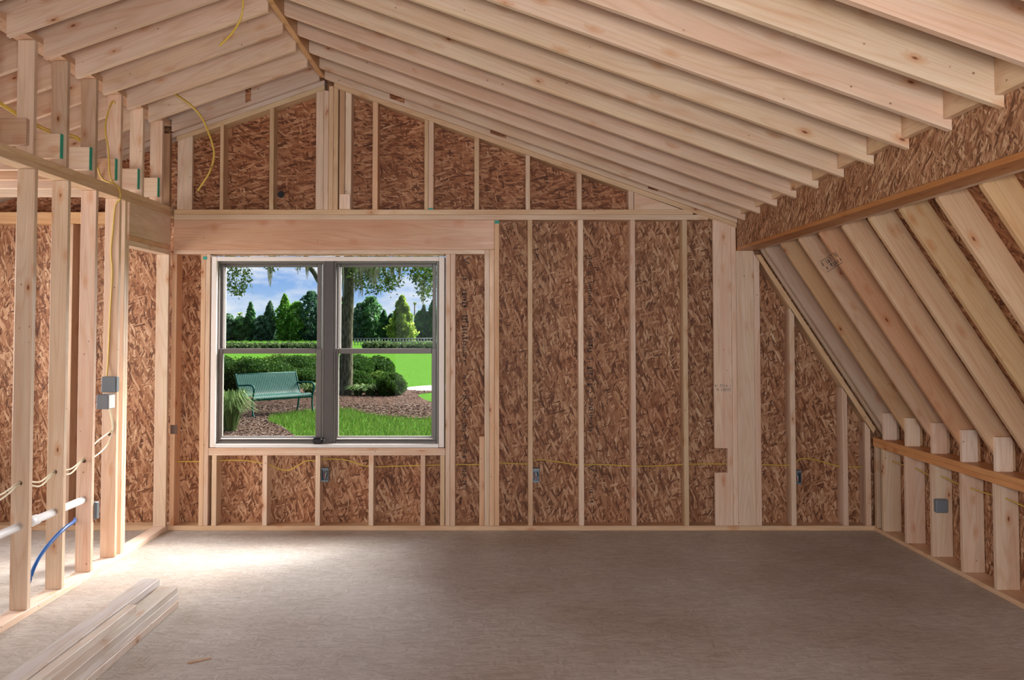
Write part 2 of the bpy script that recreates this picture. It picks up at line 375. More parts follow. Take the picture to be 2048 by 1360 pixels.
slab('foundation', [(LX, -.021), (3.13, -.021), (3.13, -.4), (LX, -.4)], FY, DS, plain('concrete', (.4, .39, .37), .8, noise=.1)).name = 'floor_edge'

# ================================================================ ROOF FRAMING
def sloped(name, xa, xb, y, tint, notch=None, zf=None, top_notches=()):
    """rafter between X=xa and X=xb on the gentle roof, plumb cut at both ends, front face at y"""
    zf = zf or zroof
    xm = (xa+xb)/2; dv = Vector((1, 0, -.3615 if xm > RX else .3535)).normalized(); yd = Vector((-dv.z, 0, dv.x))
    o = Vector((xa, y, zf(xa)))
    def uv(x_, z_):
        q = Vector((x_, y, z_))-o; return (q.dot(dv), q.dot(yd))
    P = [(xa, zf(xa))]
    if notch:
        n0, n1, nz_ = notch; P += [(n0, zf(n0)), (n0, nz_), (n1, nz_), (n1, zf(n1))]
    P += [(xb, zf(xb)), (xb, roofpt(xb)-.001)]
    for a, b_ in sorted(top_notches, reverse=True):
        P += [(b_, roofpt(b_)-.001), (b_, zf(b_)+.022), (a, zf(a)+.022), (a, roofpt(a)-.001)]
    P += [(xa, roofpt(xa)-.001)]
    return prism(name, (o.x, y+.038, o.z), dv, yd, [uv(*q) for q in P], .038, None, None, tint)
RT = ['pine', 'pale', 'pale', 'pine', 'pale', 'pine', 'pine', 'pale', 'pine', 'pine', 'pine', 'pine', 'pine', 'pine']
PD = 7.18; SP = .4066; GY = 7.411
def pxn(pairs): return [(gx(a, GY), gx(b_, GY)) for a, b_ in pairs]
o = sloped('gable_rafter', RX+.0205, 1.922, GY, 'pine', zf=zrake, top_notches=pxn(((777, 808), (980, 1013), (1297, 1318)))); tagit(o, 'pine rafter lying on the back gable right of the peak, notched three times', 'rafter')
o = sloped('gable_rafter', -4.25, RX-.0205, GY, (.90, .92, .98), zf=zrake, notch=(-2.665, -2.545, 3.232), top_notches=pxn(((486, 498),))); tagit(o, 'blue-grey stained rafter lying on the back gable left of the peak', 'rafter')
for gr, prs in ((bpy.data.objects['gable_rafter'], ((777, 808), (980, 1013), (1297, 1318))), (bpy.data.objects['gable_rafter.001'], ((486, 498),))):
    for a, b_ in pxn(prs):
        zl = lambda q: zrake(q)+.0225
        pts = [(a+.001, zl(a)), (b_-.001, zl(b_)), (b_-.001, zl(b_)+.15), (a+.001, zl(a)+.15)]; V = [Vector((u, GY+.006, v)) for u, v in pts]+[Vector((u, GY+.03, v)) for u, v in pts]
        q = mesh_from('strand_board_patch', V, [(0, 1, 2, 3), (7, 6, 5, 4), (0, 4, 5, 1), (1, 5, 6, 2), (2, 6, 7, 3), (3, 7, 4, 0)], OSB_H, gr); q['label'] = 'dark strand board showing in a notch'
for k in range(13):
    o = sloped('ceiling_rafter', RX+.0205, 1.922, PD-SP*k, RT[k])
    lab = ('rafter of the long right slope, %s out from the back gable' % ORD[k] if k < 11 else
           'right slope rafter at the top right picture corner, %s' % ('lower one' if k == 11 else 'highest one'))
    tagit(o, lab, 'rafter', 'rafters of the right roof slope')
LD = 6.925
for k in range(10):
    o = sloped('ceiling_rafter', -4.25, RX-.0205, LD-SP*k, ['pine', 'pine', 'pine', 'pale', 'pine', 'pine'][k % 6], notch=(-2.665, -2.552, 3.222))
    tagit(o, 'rafter of the left roof slope, %s out from the blue-grey gable rafter' % ORD[k], 'rafter', 'rafters of the left roof slope')
LD = 7.275
rb = box('ridge_board', RX-.0195, RX+.0195, 1.4, 7.45, 3.572, 3.83, tint='orange', grain='y')
tagit(rb, 'orange-toned ridge board running along the peak between the two rafter rows', 'ridge board')
# gable rake plates
def rake(name, xa, xb, y0, y1, off, th, tint):
    sl = -.351 if (xa+xb)/2 > RX else .353
    dv = Vector((1, 0, sl)).normalized(); yd = Vector((-dv.z, 0, dv.x)); o = Vector((xa, y1, zrake(xa)-off))
    def uv(x_, z_):
        q = Vector((x_, y1, z_))-o; return (q.dot(dv), q.dot(yd))
    tv = th*1.06
    P = [(xa, zrake(xa)-off), (xb, zrake(xb)-off), (xb, zrake(xb)-off-tv), (xa, zrake(xa)-off-tv)]
    return prism(name, tuple(o), dv, yd, [uv(*p) for p in P], y1-y0, None, None, tint)
tagit(rake('rake_plate', -1.27, 1.924, D-.003, D+.137, .0, .036, 'olive'), 'olive-tan sloping top plate of the back gable, right of the peak', 'plate')
tagit(rake('rake_plate', LX+.1, -1.345, D, D+.137, .0, .037, 'grey'), 'grey weathered sloping top plate of the back gable, left of the peak, topmost', 'plate')
tagit(rake('rake_plate', -2.52, -1.345, D+.004, D+.137, .040, .037, 'olive'), 'tan lower sloping plate under the grey weathered plate of the gable', 'plate')

# steep rafters, right
def steep(name, y, th=.038, tint='pine', xtop=None, zend=.728, dep=.14):
    c_ = TINTS[tint]; tint = (c_[0]*.93, c_[1]*.84, c_[2]*.74)
    dv = Vector((1, 0, -SS)).normalized(); yd = Vector((SS, 0, 1)).normalized()
    o = Vector((SX, y+th, SZ))
    def uv(x_, z_):
        q = Vector((x_, y+th, z_))-o; return (q.dot(dv), q.dot(yd))
    hx = dep*math.sqrt(1+SS*SS)/SS
    # angled cut of the head under and behind the beam, level cut on the wall plate
    P = [(SX, SZ), (xsteep(zend), zend), (xsteep(zend)+hx*.30, zend), (3.118, zend), (3.118, zsteep(3.118-hx)), (2.111, zsteep(2.111-hx))]
    P = [p for i, p in enumerate(P) if i != 2]
    return prism(name, tuple(o), dv, yd, [uv(*p) for p in P], th, None, None, tint)
steep_list = []
STT = ['grey', 'olive', 'pine', 'fir', 'pine', 'pine', 'olive', 'pine', 'tan', 'pine']
for k in range(10):
    y = 7.30-.4066*k if k else 7.29
    o = steep('steep_rafter', y, tint=STT[k])
    tagit(o, ('grey-edged steep rafter nearest the end wall' if k == 0 else
              'steep rafter between knee wall and beam, %s out from the end wall%s' % (ORD[k-1], ', dark stamp' if k == 3 else '')),
          'rafter', 'steep rafters above the knee wall'); steep_list.append(o)
o = steep('steep_rafter', 7.412, tint='grey'); tagit(o, 'grey steep rafter flat on the end wall, behind all other steep rafters', 'rafter')
# steep rake plate in the wall plane
def steep_plate(y0, y1, off, th, tint, z0, z1):
    dv = Vector((1, 0, -SS)).normalized(); yd = Vector((SS, 0, 1)).normalized()
    a = Vector((xsteep(z1), y1, z1))-yd*off; Ln = (z1-z0)*math.sqrt(1+SS*SS)/SS
    return prism('steep_plate', tuple(a), dv, yd, [(0, 0), (Ln, 0), (Ln+.02, -th), (-.02, -th)], y1-y0, None, None, tint)
tagit(steep_plate(D, D+.137, .012, .036, 'tan', .80, 2.17), 'thin tan sloping plate edging the end wall under the steep rafters', 'plate')

# the beam
bm_e = empty('ridge_beam', (2.02, 3, 2.2)); bm_e.name = 'support_beam'
tagit(bm_e, 'long strand board faced beam with orange lower flange carrying the rafter ends', 'beam')
V, Fc = boxdata((1.9325, (D+.13-1.3)/2, 2.361), (.015, D+1.43, .278)); mesh_from('face_panel', V, Fc, OSB_B, bm_e)
box('flange', 1.924, 2.055, -1.3, D+.13, 2.195, 2.2215, None, bm_e, 'deep', 'y')
box('web', 1.9405, 2.055, -1.3, D+.13, 2.2225, 2.50, None, bm_e, 'deep', 'y')
box('packer', 2.0555, 2.105, -1.3, D+.13, 2.200, 2.44, None, bm_e, 'pine', 'y')
# blocks between the rafter tips on the beam
for k in range(12):
    y0 = PD-SP*(k+1)+.0385; y1 = PD-SP*k-.0005
    o = box('blocking_board', 1.884, 1.922, y0, y1, 2.452, 2.60, tint='tan', grain='y')
    tagit(o, 'short tan block above the beam, in the %s rafter gap from the back wall' % ORD[k], 'blocking', 'blocks between rafter tips above the beam')

# ================================================================ BACK WALL FRAMING
ZP0, ZP1 = 2.44, 2.522
def plate(name, x0, x1, y0, y1, z0, z1, lab, tint='pine', g=None, **k):
    o = box(name, x0, x1, y0, y1, z0, z1, tint=tint, **k); tagit(o, lab, 'plate', g); return o
plate('bottom_plate', -2.548, 3.118, D, D+.139, .0005, .038, 'long pine bottom plate on the floor along the back wall', 'tan')
plate('bottom_plate', LX+.14, -2.665, D, D+.139, .0005, .038, 'bottom plate of the back wall seen beyond the stud partition', 'tan')
plate('top_plate', -2.53, 1.58, D, D+.139, 2.4815, ZP1, 'upper of the two level plates crossing the back wall over the window', 'tan')
plate('top_plate', -2.53, 1.70, D, D+.139, ZP0, 2.4805, 'lower of the two level plates crossing the back wall over the window', 'pine')
plate('top_plate', LX+.14, -2.67, D, D+.139, ZP0-.03, ZP1-.02, 'double plate on the back wall of the side room beyond the partition', 'orange')
HB = at(700, 499.5, D).z; HT = ZP0-.0005
xr = gx(979, D)
h = box('window_header', -2.53, gx(988.6, D), D+.001, D+.139, HB, HT, tint='fir'); tagit(h, 'deep reddish lumber header with small nail knots, spanning above the window', 'header')
plate('header_plate', -2.53, gx(969, D), D, D+.139, HB-.034, HB-.0005, 'thin level board right under the deep window header', 'pine')
def stud(px0, px1, z0, z1, lab, tint='pine', name='wall_stud', cat='stud', g='studs of the back wall', y0=None, y1=None, top=None, poly=None):
    x0, x1 = gx(px0, D), gx(px1, D)
    a = D+.001 if y0 is None else y0; b_ = D+.138 if y1 is None else y1
    if top is None:
        o = box(name, x0, x1, a, b_, z0, z1, tint=tint, grain='z')
    else:   # sloping head
        za, zb_ = top(x0), top(x1)
        o = prism(name, (x0, a, z0), (0, 0, 1), (1, 0, 0), [(0, 0), (za-z0, 0), (zb_-z0, x1-x0), (0, x1-x0)], b_-a, None, None, tint)
    tagit(o, lab, cat, g); return o
Zs = .0385; SB = at(700, 911, D).z; zj = HB-.0345
for i, (a, b_) in enumerate(((1056, 1065), (1157, 1167), (1261.5, 1271), (1366.3, 1375.5))):
    stud(a, b_, Zs, ZP0-.0005, 'full height back wall stud, %s right of the window header' % ORD[i], ['olive', 'pine', 'pine', 'olive'][i])
stud(969, 978.6, Zs, HB-.0005, 'pale trimmer under the window header right end, leftmost of three side by side', 'pine')
stud(979, 988.6, Zs, HB-.0005, 'orange trimmer under the window header right end, middle of three side by side', (1, .84, .68))
stud(989, 998.4, Zs, ZP0-.0005, 'orange king stud with green painted head, just right of the window header', (.98, .80, .62))
stud(958.8, 968.6, Zs, at(960, 873, D).z, 'short orange board nailed beside the trimmer studs right of the window, waist high', (.98, .80, .62), name='short_stud')
stud(891.3, 900.3, Zs, zj, 'stud touching the right edge of the window frame', 'pine')
stud(900.8, 910.8, Zs, zj, 'second stud right of the window frame, doubled with its neighbour', 'pine')
stud(401.3, 410.3, Zs, zj, 'outer one of the doubled studs at the left edge of the window', 'tan')
stud(410.8, 419.6, Zs, zj, 'inner one of the doubled studs touching the left edge of the window', 'pine')
stud(343.0, 352.5, Zs, zj, 'narrow stud in the back wall corner beside the partition end', (1, .84, .70))
for i, (a, b_) in enumerate(((427, 436.5), (527.5, 537), (633, 642.5), (739, 748.5), (842, 851.3), (881, 890))):
    stud(a, b_, Zs, SB-.0005, '%s short stud below the window sill, counted from its left end' % ORD[i], ['pine', 'pine', 'pine', 'pine', 'pine', 'tan'][i], name='sill_stud', g='short studs below the window')
plate('sill_plate', gx(420.2, D), gx(890.8, D), D, D+.139, SB, at(700, 900, D).z, 'thick level sill board under the window, carried by short studs', 'pine')
plate('sill_board', gx(420.2, D), gx(890.8, D), D-.004, D+.139, at(700, 900, D).z+.0005, at(700, 896, D).z, 'thin pinkish strip lying between the window frame and the sill board', (1.02, .9, .85))
V, Fc = boxdata((gx(351, D), D-.002, at(350, 859, D).z), (.052, .003, .07)); q = mesh_from('nail_plate', V, Fc, plain('rusty_steel', (.12, .07, .05), .6)); tagit(q, 'small dark metal nail plate across the corner stud left of the window', 'nail plate')
# side room studs on the back wall
for i, (px, l) in enumerate(((28, 'beyond the first visible partition stud'), (134, 'between the second and third partition studs'), (238, 'hidden mostly by the fifth partition stud'))):
    if i == 2: continue
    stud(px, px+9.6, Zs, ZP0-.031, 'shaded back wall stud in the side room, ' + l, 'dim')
# post group right
pb0, pb1 = gx(1427.5, D), gx(1463, D); zn0, zn1 = at(1440, 945.6, D).z, at(1440, 896.5, D).z; nx = gx(1453.5, D)
post = prism('notched_post_board', (pb0, D-.038, Zs), (0, 0, 1), (1, 0, 0), [(0, 0), (0, pb1-pb0), (ZP0-Zs, pb1-pb0), (ZP0-Zs, 0), (zn1-Zs, 0), (zn1-Zs, nx-pb0), (zn0-Zs, nx-pb0), (zn0-Zs, 0)], .037, None, None, 'pale')
post.location.y = D+.001
tagit(post, 'wide flat pale board with a square notch cut out around the yellow cable', 'post board')
stud(1463.3, 1473.0, Zs, ZP0-.0005, 'narrow stud between the notched board and the wide post under the beam', 'pale')
pbw = box('beam_post', gx(1473.3, D), gx(1508, D), D+.001, D+.138, Zs, 2.1945, tint='pine', grain='z'); tagit(pbw, 'wide flat knotty post standing right under the end of the beam', 'post')
stud(1508.3, 1519.8, Zs, 2.085, 'pale narrow stud at the right side of the wide post under the beam', 'pale', top=lambda x_: min(2.19, zsteep(x_)-.095))
stp = lambda x_: zsteep(x_)-.10
for i, (a, b_, tn) in enumerate(((1579, 1588.5, 'pine'), (1682, 1691.8, 'pine'), (1727, 1737, 'pine'))):
    stud(a, b_, Zs, 1, 'stud below the sloping plate of the end wall, %s right of the wide post' % ORD[i], tn, top=stp, g='studs under the steep slope')
# gable studs
grt = lambda x_: zrake(x_)-.0385; glt = lambda x_: zrake(x_)-.0800
GS = [(436.5, 443.5, 'olive', 'olive stud of the gable, second from its left end'), (536, 544.5, 'olive', 'thin stud of the gable, first left of the peak post')]
for a, b_, tn, lb in GS: stud(a, b_, ZP1+.0005, 3, lb, tn, top=glt, g='gable studs', name='gable_stud')
o = stud(351, 381, ZP1+.0005, 3, 'wide flat pale board at the left end of the gable', 'pale', top=glt, g=None, name='gable_post', cat='post board', y1=D+.04)
PK = [(629.5, 644.5, 'pine', 'widest board of the post group under the peak'), (645, 654.5, 'pale', 'second board from the left in the post group under the peak')]
for a, b_, tn, lb in PK: stud(a, b_, ZP1+.0005, 3, lb, tn, top=glt, g='post group under the peak', name='peak_post_board', cat='post board')
stud(655, 664, ZP1+.0005, 3.508, 'tan centre board of the post group, exactly under the ridge', 'tan', g='post group under the peak', name='peak_post_board', cat='post board')
for a, b_, tn, lb in ((664.5, 674, 'tan', 'tan knotty board right of centre in the post group'), (676.5, 687.5, 'fir', 'reddish board of the post group, second from its right side'), (688.5, 700.5, 'white', 'whitish board on the right side of the post group under the peak')):
    stud(a, b_, ZP1+.0005, 3.4, lb, tn, top=grt, g='post group under the peak', name='peak_post_board', cat='post board')
bk = box('scrap_block', gx(679, D), gx(700, D), D-.034, D-.001, ZP1-.02, at(690, 395, D).z, tint='white', grain='z'); tagit(bk, 'small pale scrap block at the foot of the post group under the peak', 'block')
bk.location.z += .022
for i, (a, b_, tn, lb) in enumerate(((743.5, 754, (1, .82, .66), 'orange gable stud, first right of the peak post group'), (848, 856, 'tan', 'left board of the doubled gable stud right of the peak'), (856.5, 866.5, 'pale', 'right board of the doubled gable stud right of the peak'),
        (948.5, 958, 'tan', 'gable stud next right of the doubled gable stud'), (1052, 1060.5, 'pine', 'gable stud above the solid wall, second right of the doubled one'), (1154.5, 1164.3, 'pine', 'gable stud second from the low right corner'), (1258.5, 1268.5, 'pine', 'lowest gable stud, beside the pale triangular filler'))):
    stud(a, b_, ZP1+.0005, 3, lb, tn, top=grt, g='gable studs', name='gable_stud')
fx0, fx1 = gx(1269.5, D), -1.342+(3.56-.045-ZP1)/.351
fl = prism('triangular_filler', (fx0, D+.03, ZP1+.0005), (1, 0, 0), (0, 0, 1), [(0, 0), (fx1-fx0, 0), (0, grt(fx0)-ZP1-.0005)], .03, None, None, (1.1, 1.08, 1.05)); tagit(fl, 'smooth pale triangular filler board in the low right corner of the gable', 'filler board')

# ================================================================ STUD PARTITION, LEFT
PT = PXL-.098
plate('partition_bottom_plate', PT, PXL, 1.0, 7.589, .0005, .039, 'pale bottom plate running along the floor under the stud partition', 'white', grain='y')
plate('partition_top_plate', PT, PXL, 1.0, 7.589, 2.466, 2.503, 'lower one of the doubled long plates on top of the stud partition', 'tan', grain='y')
plate('partition_top_plate', PT, PXL, 1.0, 7.589, 2.5035, 2.541, 'upper one of the doubled long plates on top of the stud partition', 'tan', grain='y')
PSY = [4.815, 5.223, 5.636, 6.035, 6.414]
PSL = ['partition stud just outside the left picture edge', 'nearest partition stud, pierced by white pipe and cables', 'second nearest partition stud, pierced by the white pipe', 'third nearest partition stud, where the white pipe ends', 'fourth nearest partition stud, beside two grey electrical boxes']
def pstud(y, lab, tint='pale', z0=.0395, z1=2.4655, x0=PT, x1=PXL, name='partition_stud'):
    o = box(name, x0, x1, y, y+.038, z0, z1, tint=tint, grain='z'); tagit(o, lab, 'stud', 'studs of the left partition'); return o
ps = [pstud(y, l) for y, l in list(zip(PSY, PSL))[1:]]
pstud(6.516, 'doorway stud of the partition, farther one beside the boxed stud')
pstud(6.5555, 'doorway trimmer stud touching the opening of the partition', z1=2.16)
pstud(7.405, 'end stud of the partition against the back wall, knotty and pinkish', 'pine', z1=2.16)
# doorway header
hd = box('door_header', PXL-.036, PXL-.002, 6.595, 7.445, 2.236, 2.4655, tint='pale', grain='y'); tagit(hd, 'flat pine header panel over the doorway in the partition', 'header')
plate('header_plate', PT, PXL, 6.595, 7.4045, 2.199, 2.2355, 'orange flat board under the doorway header', (1, .8, .62), grain='y')
plate('header_plate', PT, PXL, 6.5555, 7.445, 2.1605, 2.1985, 'pale lowest board under the doorway header', 'pale', grain='y')
# pony studs on the partition, upper plate
plate('pony_wall_plate', -2.662, -2.552, 1.6, D-.001, 3.184, 3.2215, 'upper plate carrying the left rafters, above the short partition studs', 'fir', grain='y')
for k in range(7):
    y = LD-SP*k+.004-.045
    if k == 6: tn = 'pine'
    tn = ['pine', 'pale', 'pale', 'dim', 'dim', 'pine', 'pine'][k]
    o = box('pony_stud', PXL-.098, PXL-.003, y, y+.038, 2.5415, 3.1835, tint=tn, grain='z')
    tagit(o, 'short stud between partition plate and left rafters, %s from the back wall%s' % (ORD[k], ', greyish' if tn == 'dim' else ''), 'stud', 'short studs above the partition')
o = box('corner_post', PXL-.098, PXL-.003, 7.405, 7.448, 2.5415, 3.12, tint=(.55, .42, .34), grain='z'); tagit(o, 'dark brown corner board at the gable end of the partition', 'post board')
GREEN = plain('green_end_paint', (.02, .33, .22), .6)
for k in range(10):
    y = LD-SP*k+.004-.045-.0395
    ln = PXL-.022
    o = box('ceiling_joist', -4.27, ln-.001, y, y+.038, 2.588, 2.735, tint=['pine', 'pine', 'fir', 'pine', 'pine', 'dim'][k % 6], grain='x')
    tagit(o, 'side room ceiling joist over the partition plate, %s from the back wall' % ORD[k], 'joist', 'side room ceiling joists')
    if k < 5:
        g_ = box('painted_end', ln-.001, ln+.0015, y, y+.038, 2.588, 2.735, GREEN, o, bev=0); g_['label'] = 'bright green painted end'

# ================================================================ KNEE WALL, RIGHT
plate('knee_bottom_plate', KW-.002, 3.12, -1.3, D-.001, .0005, .03, 'pine bottom plate on the floor along the right knee wall', 'tan', grain='y')
plate('knee_top_plate', KW-.004, 3.12, -1.3, D-.001, .657, .692, 'lower one of the doubled plates on top of the knee wall', 'deep', grain='y').color = (.98, .66, .36, 1)
plate('knee_top_plate', KW-.004, 3.12, -1.3, D-.001, .6925, .7275, 'upper one of the doubled plates on top of the knee wall', 'deep', grain='y').color = (.98, .66, .36, 1)
KS = [7.276, 6.872, 6.467, 6.052, 5.651, 5.245, 4.84]
for k, y in enumerate(KS[:6]):
    o = box('knee_wall_stud', KW+.002, 3.118, y, y+.038, .0305, .6565, tint='pine', grain='z'); tagit(o, 'short wide knee wall stud, %s from the back corner%s' % (ORD[k], ', with a grey box' if k == 2 else ''), 'stud', 'knee wall studs')
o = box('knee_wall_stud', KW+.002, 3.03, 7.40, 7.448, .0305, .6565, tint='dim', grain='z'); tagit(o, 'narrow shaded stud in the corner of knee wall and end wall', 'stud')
for k, y in enumerate(KS[:6]):
    yb = steep_list[k].matrix_basis.translation.y-.038-.0385 if k else 7.25
    w_ = .098; hgt = [.205, .205, .21, .205, .205, .205][k]
    cl = .03 if k in (0, 1) else .012
    x0 = KW+.004
    o = prism('rafter_cleat', (x0, yb, .728), (0, 0, 1), (1, 0, 0), [(0, 0), (0, w_), (hgt-.07 if cl > .02 else hgt-.02, w_), (hgt, w_-cl), (hgt, 0)], .038, None, None, 'white' if k != 2 else 'pale')
    o.matrix_basis.translation.y = yb
    tagit(o, 'stubby whitish nailed block standing on the knee wall plate, %s from the back corner' % ORD[k], 'block', 'whitish blocks on the knee wall')

# ================================================================ CABLES, BOXES, PIPES
YEL = plain('yellow_cable_jacket', (.62, .42, .07), .45); CRM = plain('cream_cable_jacket', (.80, .72, .52), .45)
GRYB = plain('grey_box_plastic', (.16, .18, .20), .45); GLIT = plain('galvanised_steel', (.16, .19, .21), .45, .4); PVC = plain('white_pvc', (.80, .82, .85), .25)
BLUE = plain('blue_tubing', (.01, .10, .36), .35); BLK = plain('black_plastic', (.01, .01, .012), .35)
INK = plain('faded_ink', (.06, .045, .04), .8); HOLE = plain('drilled_hole', (.10, .05, .03), .9)
def bwp(pts, y): return [at(px, py, y) for px, py in pts]
yb = D+.07
segs = [[(352, 923), (403, 923)], [(443, 921), (490, 921), (527, 927)], [(540, 930), (575, 941), (612, 922), (633, 923)], [(646, 919), (665, 918), (700, 923), (738, 934)], [(750, 935), (800, 932), (842, 931)], [(852, 931), (881, 931)]]
allp = [(352, 923), (403, 923), (443, 921), (490, 921), (527, 927), (540, 930), (575, 941), (612, 922), (633, 922), (646, 919), (672, 918), (700, 922), (738, 933), (800, 932), (842, 931), (881, 930), (910, 929), (960, 929), (1000, 926), (1056, 928), (1068, 921), (1090, 920), (1130, 926), (1157, 930), (1200, 929), (1262, 932), (1310, 932), (1367, 929), (1410, 928), (1454, 928), (1520, 929), (1579, 930), (1600, 918), (1622, 918), (1650, 925), (1682, 933), (1727, 934)]
t_ = tube('wall_cable', bwp(allp, yb), .0045, YEL, sm=4); tagit(t_, 'yellow electrical cable running level through the studs across the whole back wall', 'cable')
def knee_pt(px, py, X):
    xc = (px-PX)/F; yc = (PY-py)/F; dy = math.cos(TH)-yc*math.sin(TH); dz = math.sin(TH)+yc*math.cos(TH); t = X/xc
    return Vector((X, dy*t, EYE+dz*t))
kp = [(3.05, 7.40, .565), (3.05, 7.05, .565), (3.045, 6.86, .57), (3.05, 6.66, .555), (3.04, 6.455, .575), (3.05, 6.25, .56), (3.03, 6.09, .565), (3.05, 5.85, .56), (3.04, 5.64, .57), (3.05, 5.44, .555), (3.04, 5.23, .565), (3.05, 4.9, .56)]
t_ = tube('wall_cable', kp, .0045, YEL, sm=5); tagit(t_, 'yellow cable running through the short studs of the right knee wall', 'cable')
for p in (KS[0]-.001, KS[1]-.001, KS[2]-.001, KS[3]-.001, KS[4]-.001): pass
def ebox(px, py, lab, ori='open'):
    p = at(px, py, D+.02); r = empty('outlet_box', tuple(p)); tagit(r, lab, 'outlet box', 'open outlet boxes on the studs')
    w_, h_, d_ = .052, .105, .06; parts = [boxdata((p.x-w_/2, p.y+d_/2, p.z), (.004, d_, h_)), boxdata((p.x+w_/2, p.y+d_/2, p.z), (.004, d_, h_)), boxdata((p.x, p.y+d_/2, p.z-h_/2), (w_, d_, .004)), boxdata((p.x, p.y+d_/2, p.z+h_/2), (w_, d_, .004)), boxdata((p.x, p.y+d_, p.z), (w_, .004, h_))]
    for s in (-1, 1): parts.append(boxdata((p.x, p.y, p.z+s*(h_/2-.006)), (w_, .003, .012)))
    V, Fc = merge(parts); mesh_from('box_shell', V, Fc, GLIT, r)
    for i, (c, dx) in enumerate((((.5, .04, .03), -.008), ((.75, .72, .66), .004), ((.02, .02, .02), .012))):
        tube('wire', [(p.x+dx, p.y+.05, p.z+.02), (p.x+dx*1.5, p.y+.02, p.z+.0), (p.x-dx, p.y+.01, p.z-.03)], .003, plain('wire_%d' % i, c), r, 6, 4)
    return r
ebox(649.5, 950, 'small metal outlet box with loose wires on a short stud below the window')
ebox(1071.5, 951, 'small metal outlet box with loose wires on the first full stud right of the header')
ebox(1596, 955, 'small metal outlet box with loose wires on the end wall under the steep slope')
bb = box('junction_box', KW-.002+.01, KW+.09, KS[2]-.045, KS[2]-.001, .335, .425, GRYB, bev=.006); tagit(bb, 'grey square electrical box on the third knee wall stud', 'electrical box')
# boxes on the fourth partition stud
y4 = PSY[4]
def sbox(x0, x1, y0, y1, z0, z1, lab, lid):
    r = empty('switch_box', ((x0+x1)/2, (y0+y1)/2, z0)); tagit(r, lab, 'electrical box')
    box('box_body', x0, x1, y0, y1, z0, z1, GRYB, r, bev=.004)
    if lid: box('front_flange', x1+.0002, x1+.006, y0+.004, y1-.004, z0+.004, z1-.004, PVC if lid == 2 else GLIT, r, bev=.001)  # lower box: white colour stands for light on its side
    return r
sbox(PXL-.085, PXL+.012, y4-.05, y4-.001, 1.15, 1.255, 'upper grey electrical box on the fourth partition stud', 1)
sbox(-2.625, -2.545, y4-.15, y4-.052, 1.045, 1.14, 'lower grey electrical box with a white lit opening on the fourth partition stud', 2)
sbox(PXL-.05, PXL+.012, PSY[3]+.039, PSY[3]+.085, .36, .47, 'small steel outlet box low on the third partition stud', 1)
# cable down the fourth stud
cp = [(-2.60, y4+.06, 3.05), (-2.60, y4-.02, 3.13), (-2.625, y4-.075, 2.95), (-2.60, y4-.078, 2.78), (-2.585, y4-.078, 2.6), (-2.545, y4-.03, 2.53), (-2.543, y4-.012, 2.46), (-2.575, y4-.006, 2.42), (-2.59, y4-.006, 2.25), (-2.60, y4-.006, 2.1), (-2.59, y4-.006, 1.95), (-2.60, y4-.006, 1.7), (-2.605, y4-.006, 1.5), (-2.61, y4-.006, 1.35), (-2.61, y4-.02, 1.257)]
t_ = tube('stud_cable', cp, .0055, YEL); tagit(t_, 'yellow cable stapled down the fourth partition stud to the upper grey box', 'cable')
cp = [(-2.58, y4-.055, 1.045), (-2.578, y4-.02, .98), (-2.575, y4-.006, .92), (-2.58, y4-.01, .89), (-2.59, y4-.07, .87), (-2.60, 6.2, .83), (-2.60, PSY[3]+.01, .765), (-2.60, 5.85, .715), (-2.60, 5.64, .735), (-2.60, 5.45, .70), (-2.60, 5.24, .735), (-2.60, 5.0, .70), (-2.60, 4.7, .72)]
t_ = tube('partition_cable', cp, .005, CRM); tagit(t_, 'cream cable looping through the partition studs, upper one of the pair', 'cable')
cp = [(-2.572, y4-.057, 1.045), (-2.57, y4-.02, .97), (-2.568, y4-.007, .90), (-2.59, y4-.05, .80), (-2.60, 6.2, .745), (-2.60, PSY[3]+.01, .752), (-2.605, 5.85, .685), (-2.60, 5.64, .722), (-2.60, 5.45, .675), (-2.60, 5.24, .722), (-2.60, 5.0, .675), (-2.60, 4.7, .70)]
t_ = tube('partition_cable', cp, .005, CRM); tagit(t_, 'cream cable looping through the partition studs, lower one of the pair', 'cable')
pr = empty('waste_pipe', (-2.60, 5.3, .49)); tagit(pr, 'white plastic pipe passing level through the three nearest partition studs', 'pipe')
tube('pipe', [(-2.60, 3.6, .487), (-2.60, 6.05, .494)], .0225, PVC, pr, 20, 0)
tube('coupling', [(-2.60, 5.30, .492), (-2.60, 5.42, .492)], .029, PVC, pr, 20, 0)
hp = [(-2.62, 5.30, .0395), tuple(at(58, 1165, 5.31)), tuple(at(68, 1135, 5.34)), tuple(at(84, 1106, 5.42)), tuple(at(108, 1077, 5.54)), tuple(at(130, 1056, 5.66)), tuple(at(148, 1043, 5.85)), (-2.68, 6.1, .36)]
t_ = tube('water_tube', hp, .011, BLUE); tagit(t_, 'bright blue water tube arching up out of the plate between partition studs', 'tube')
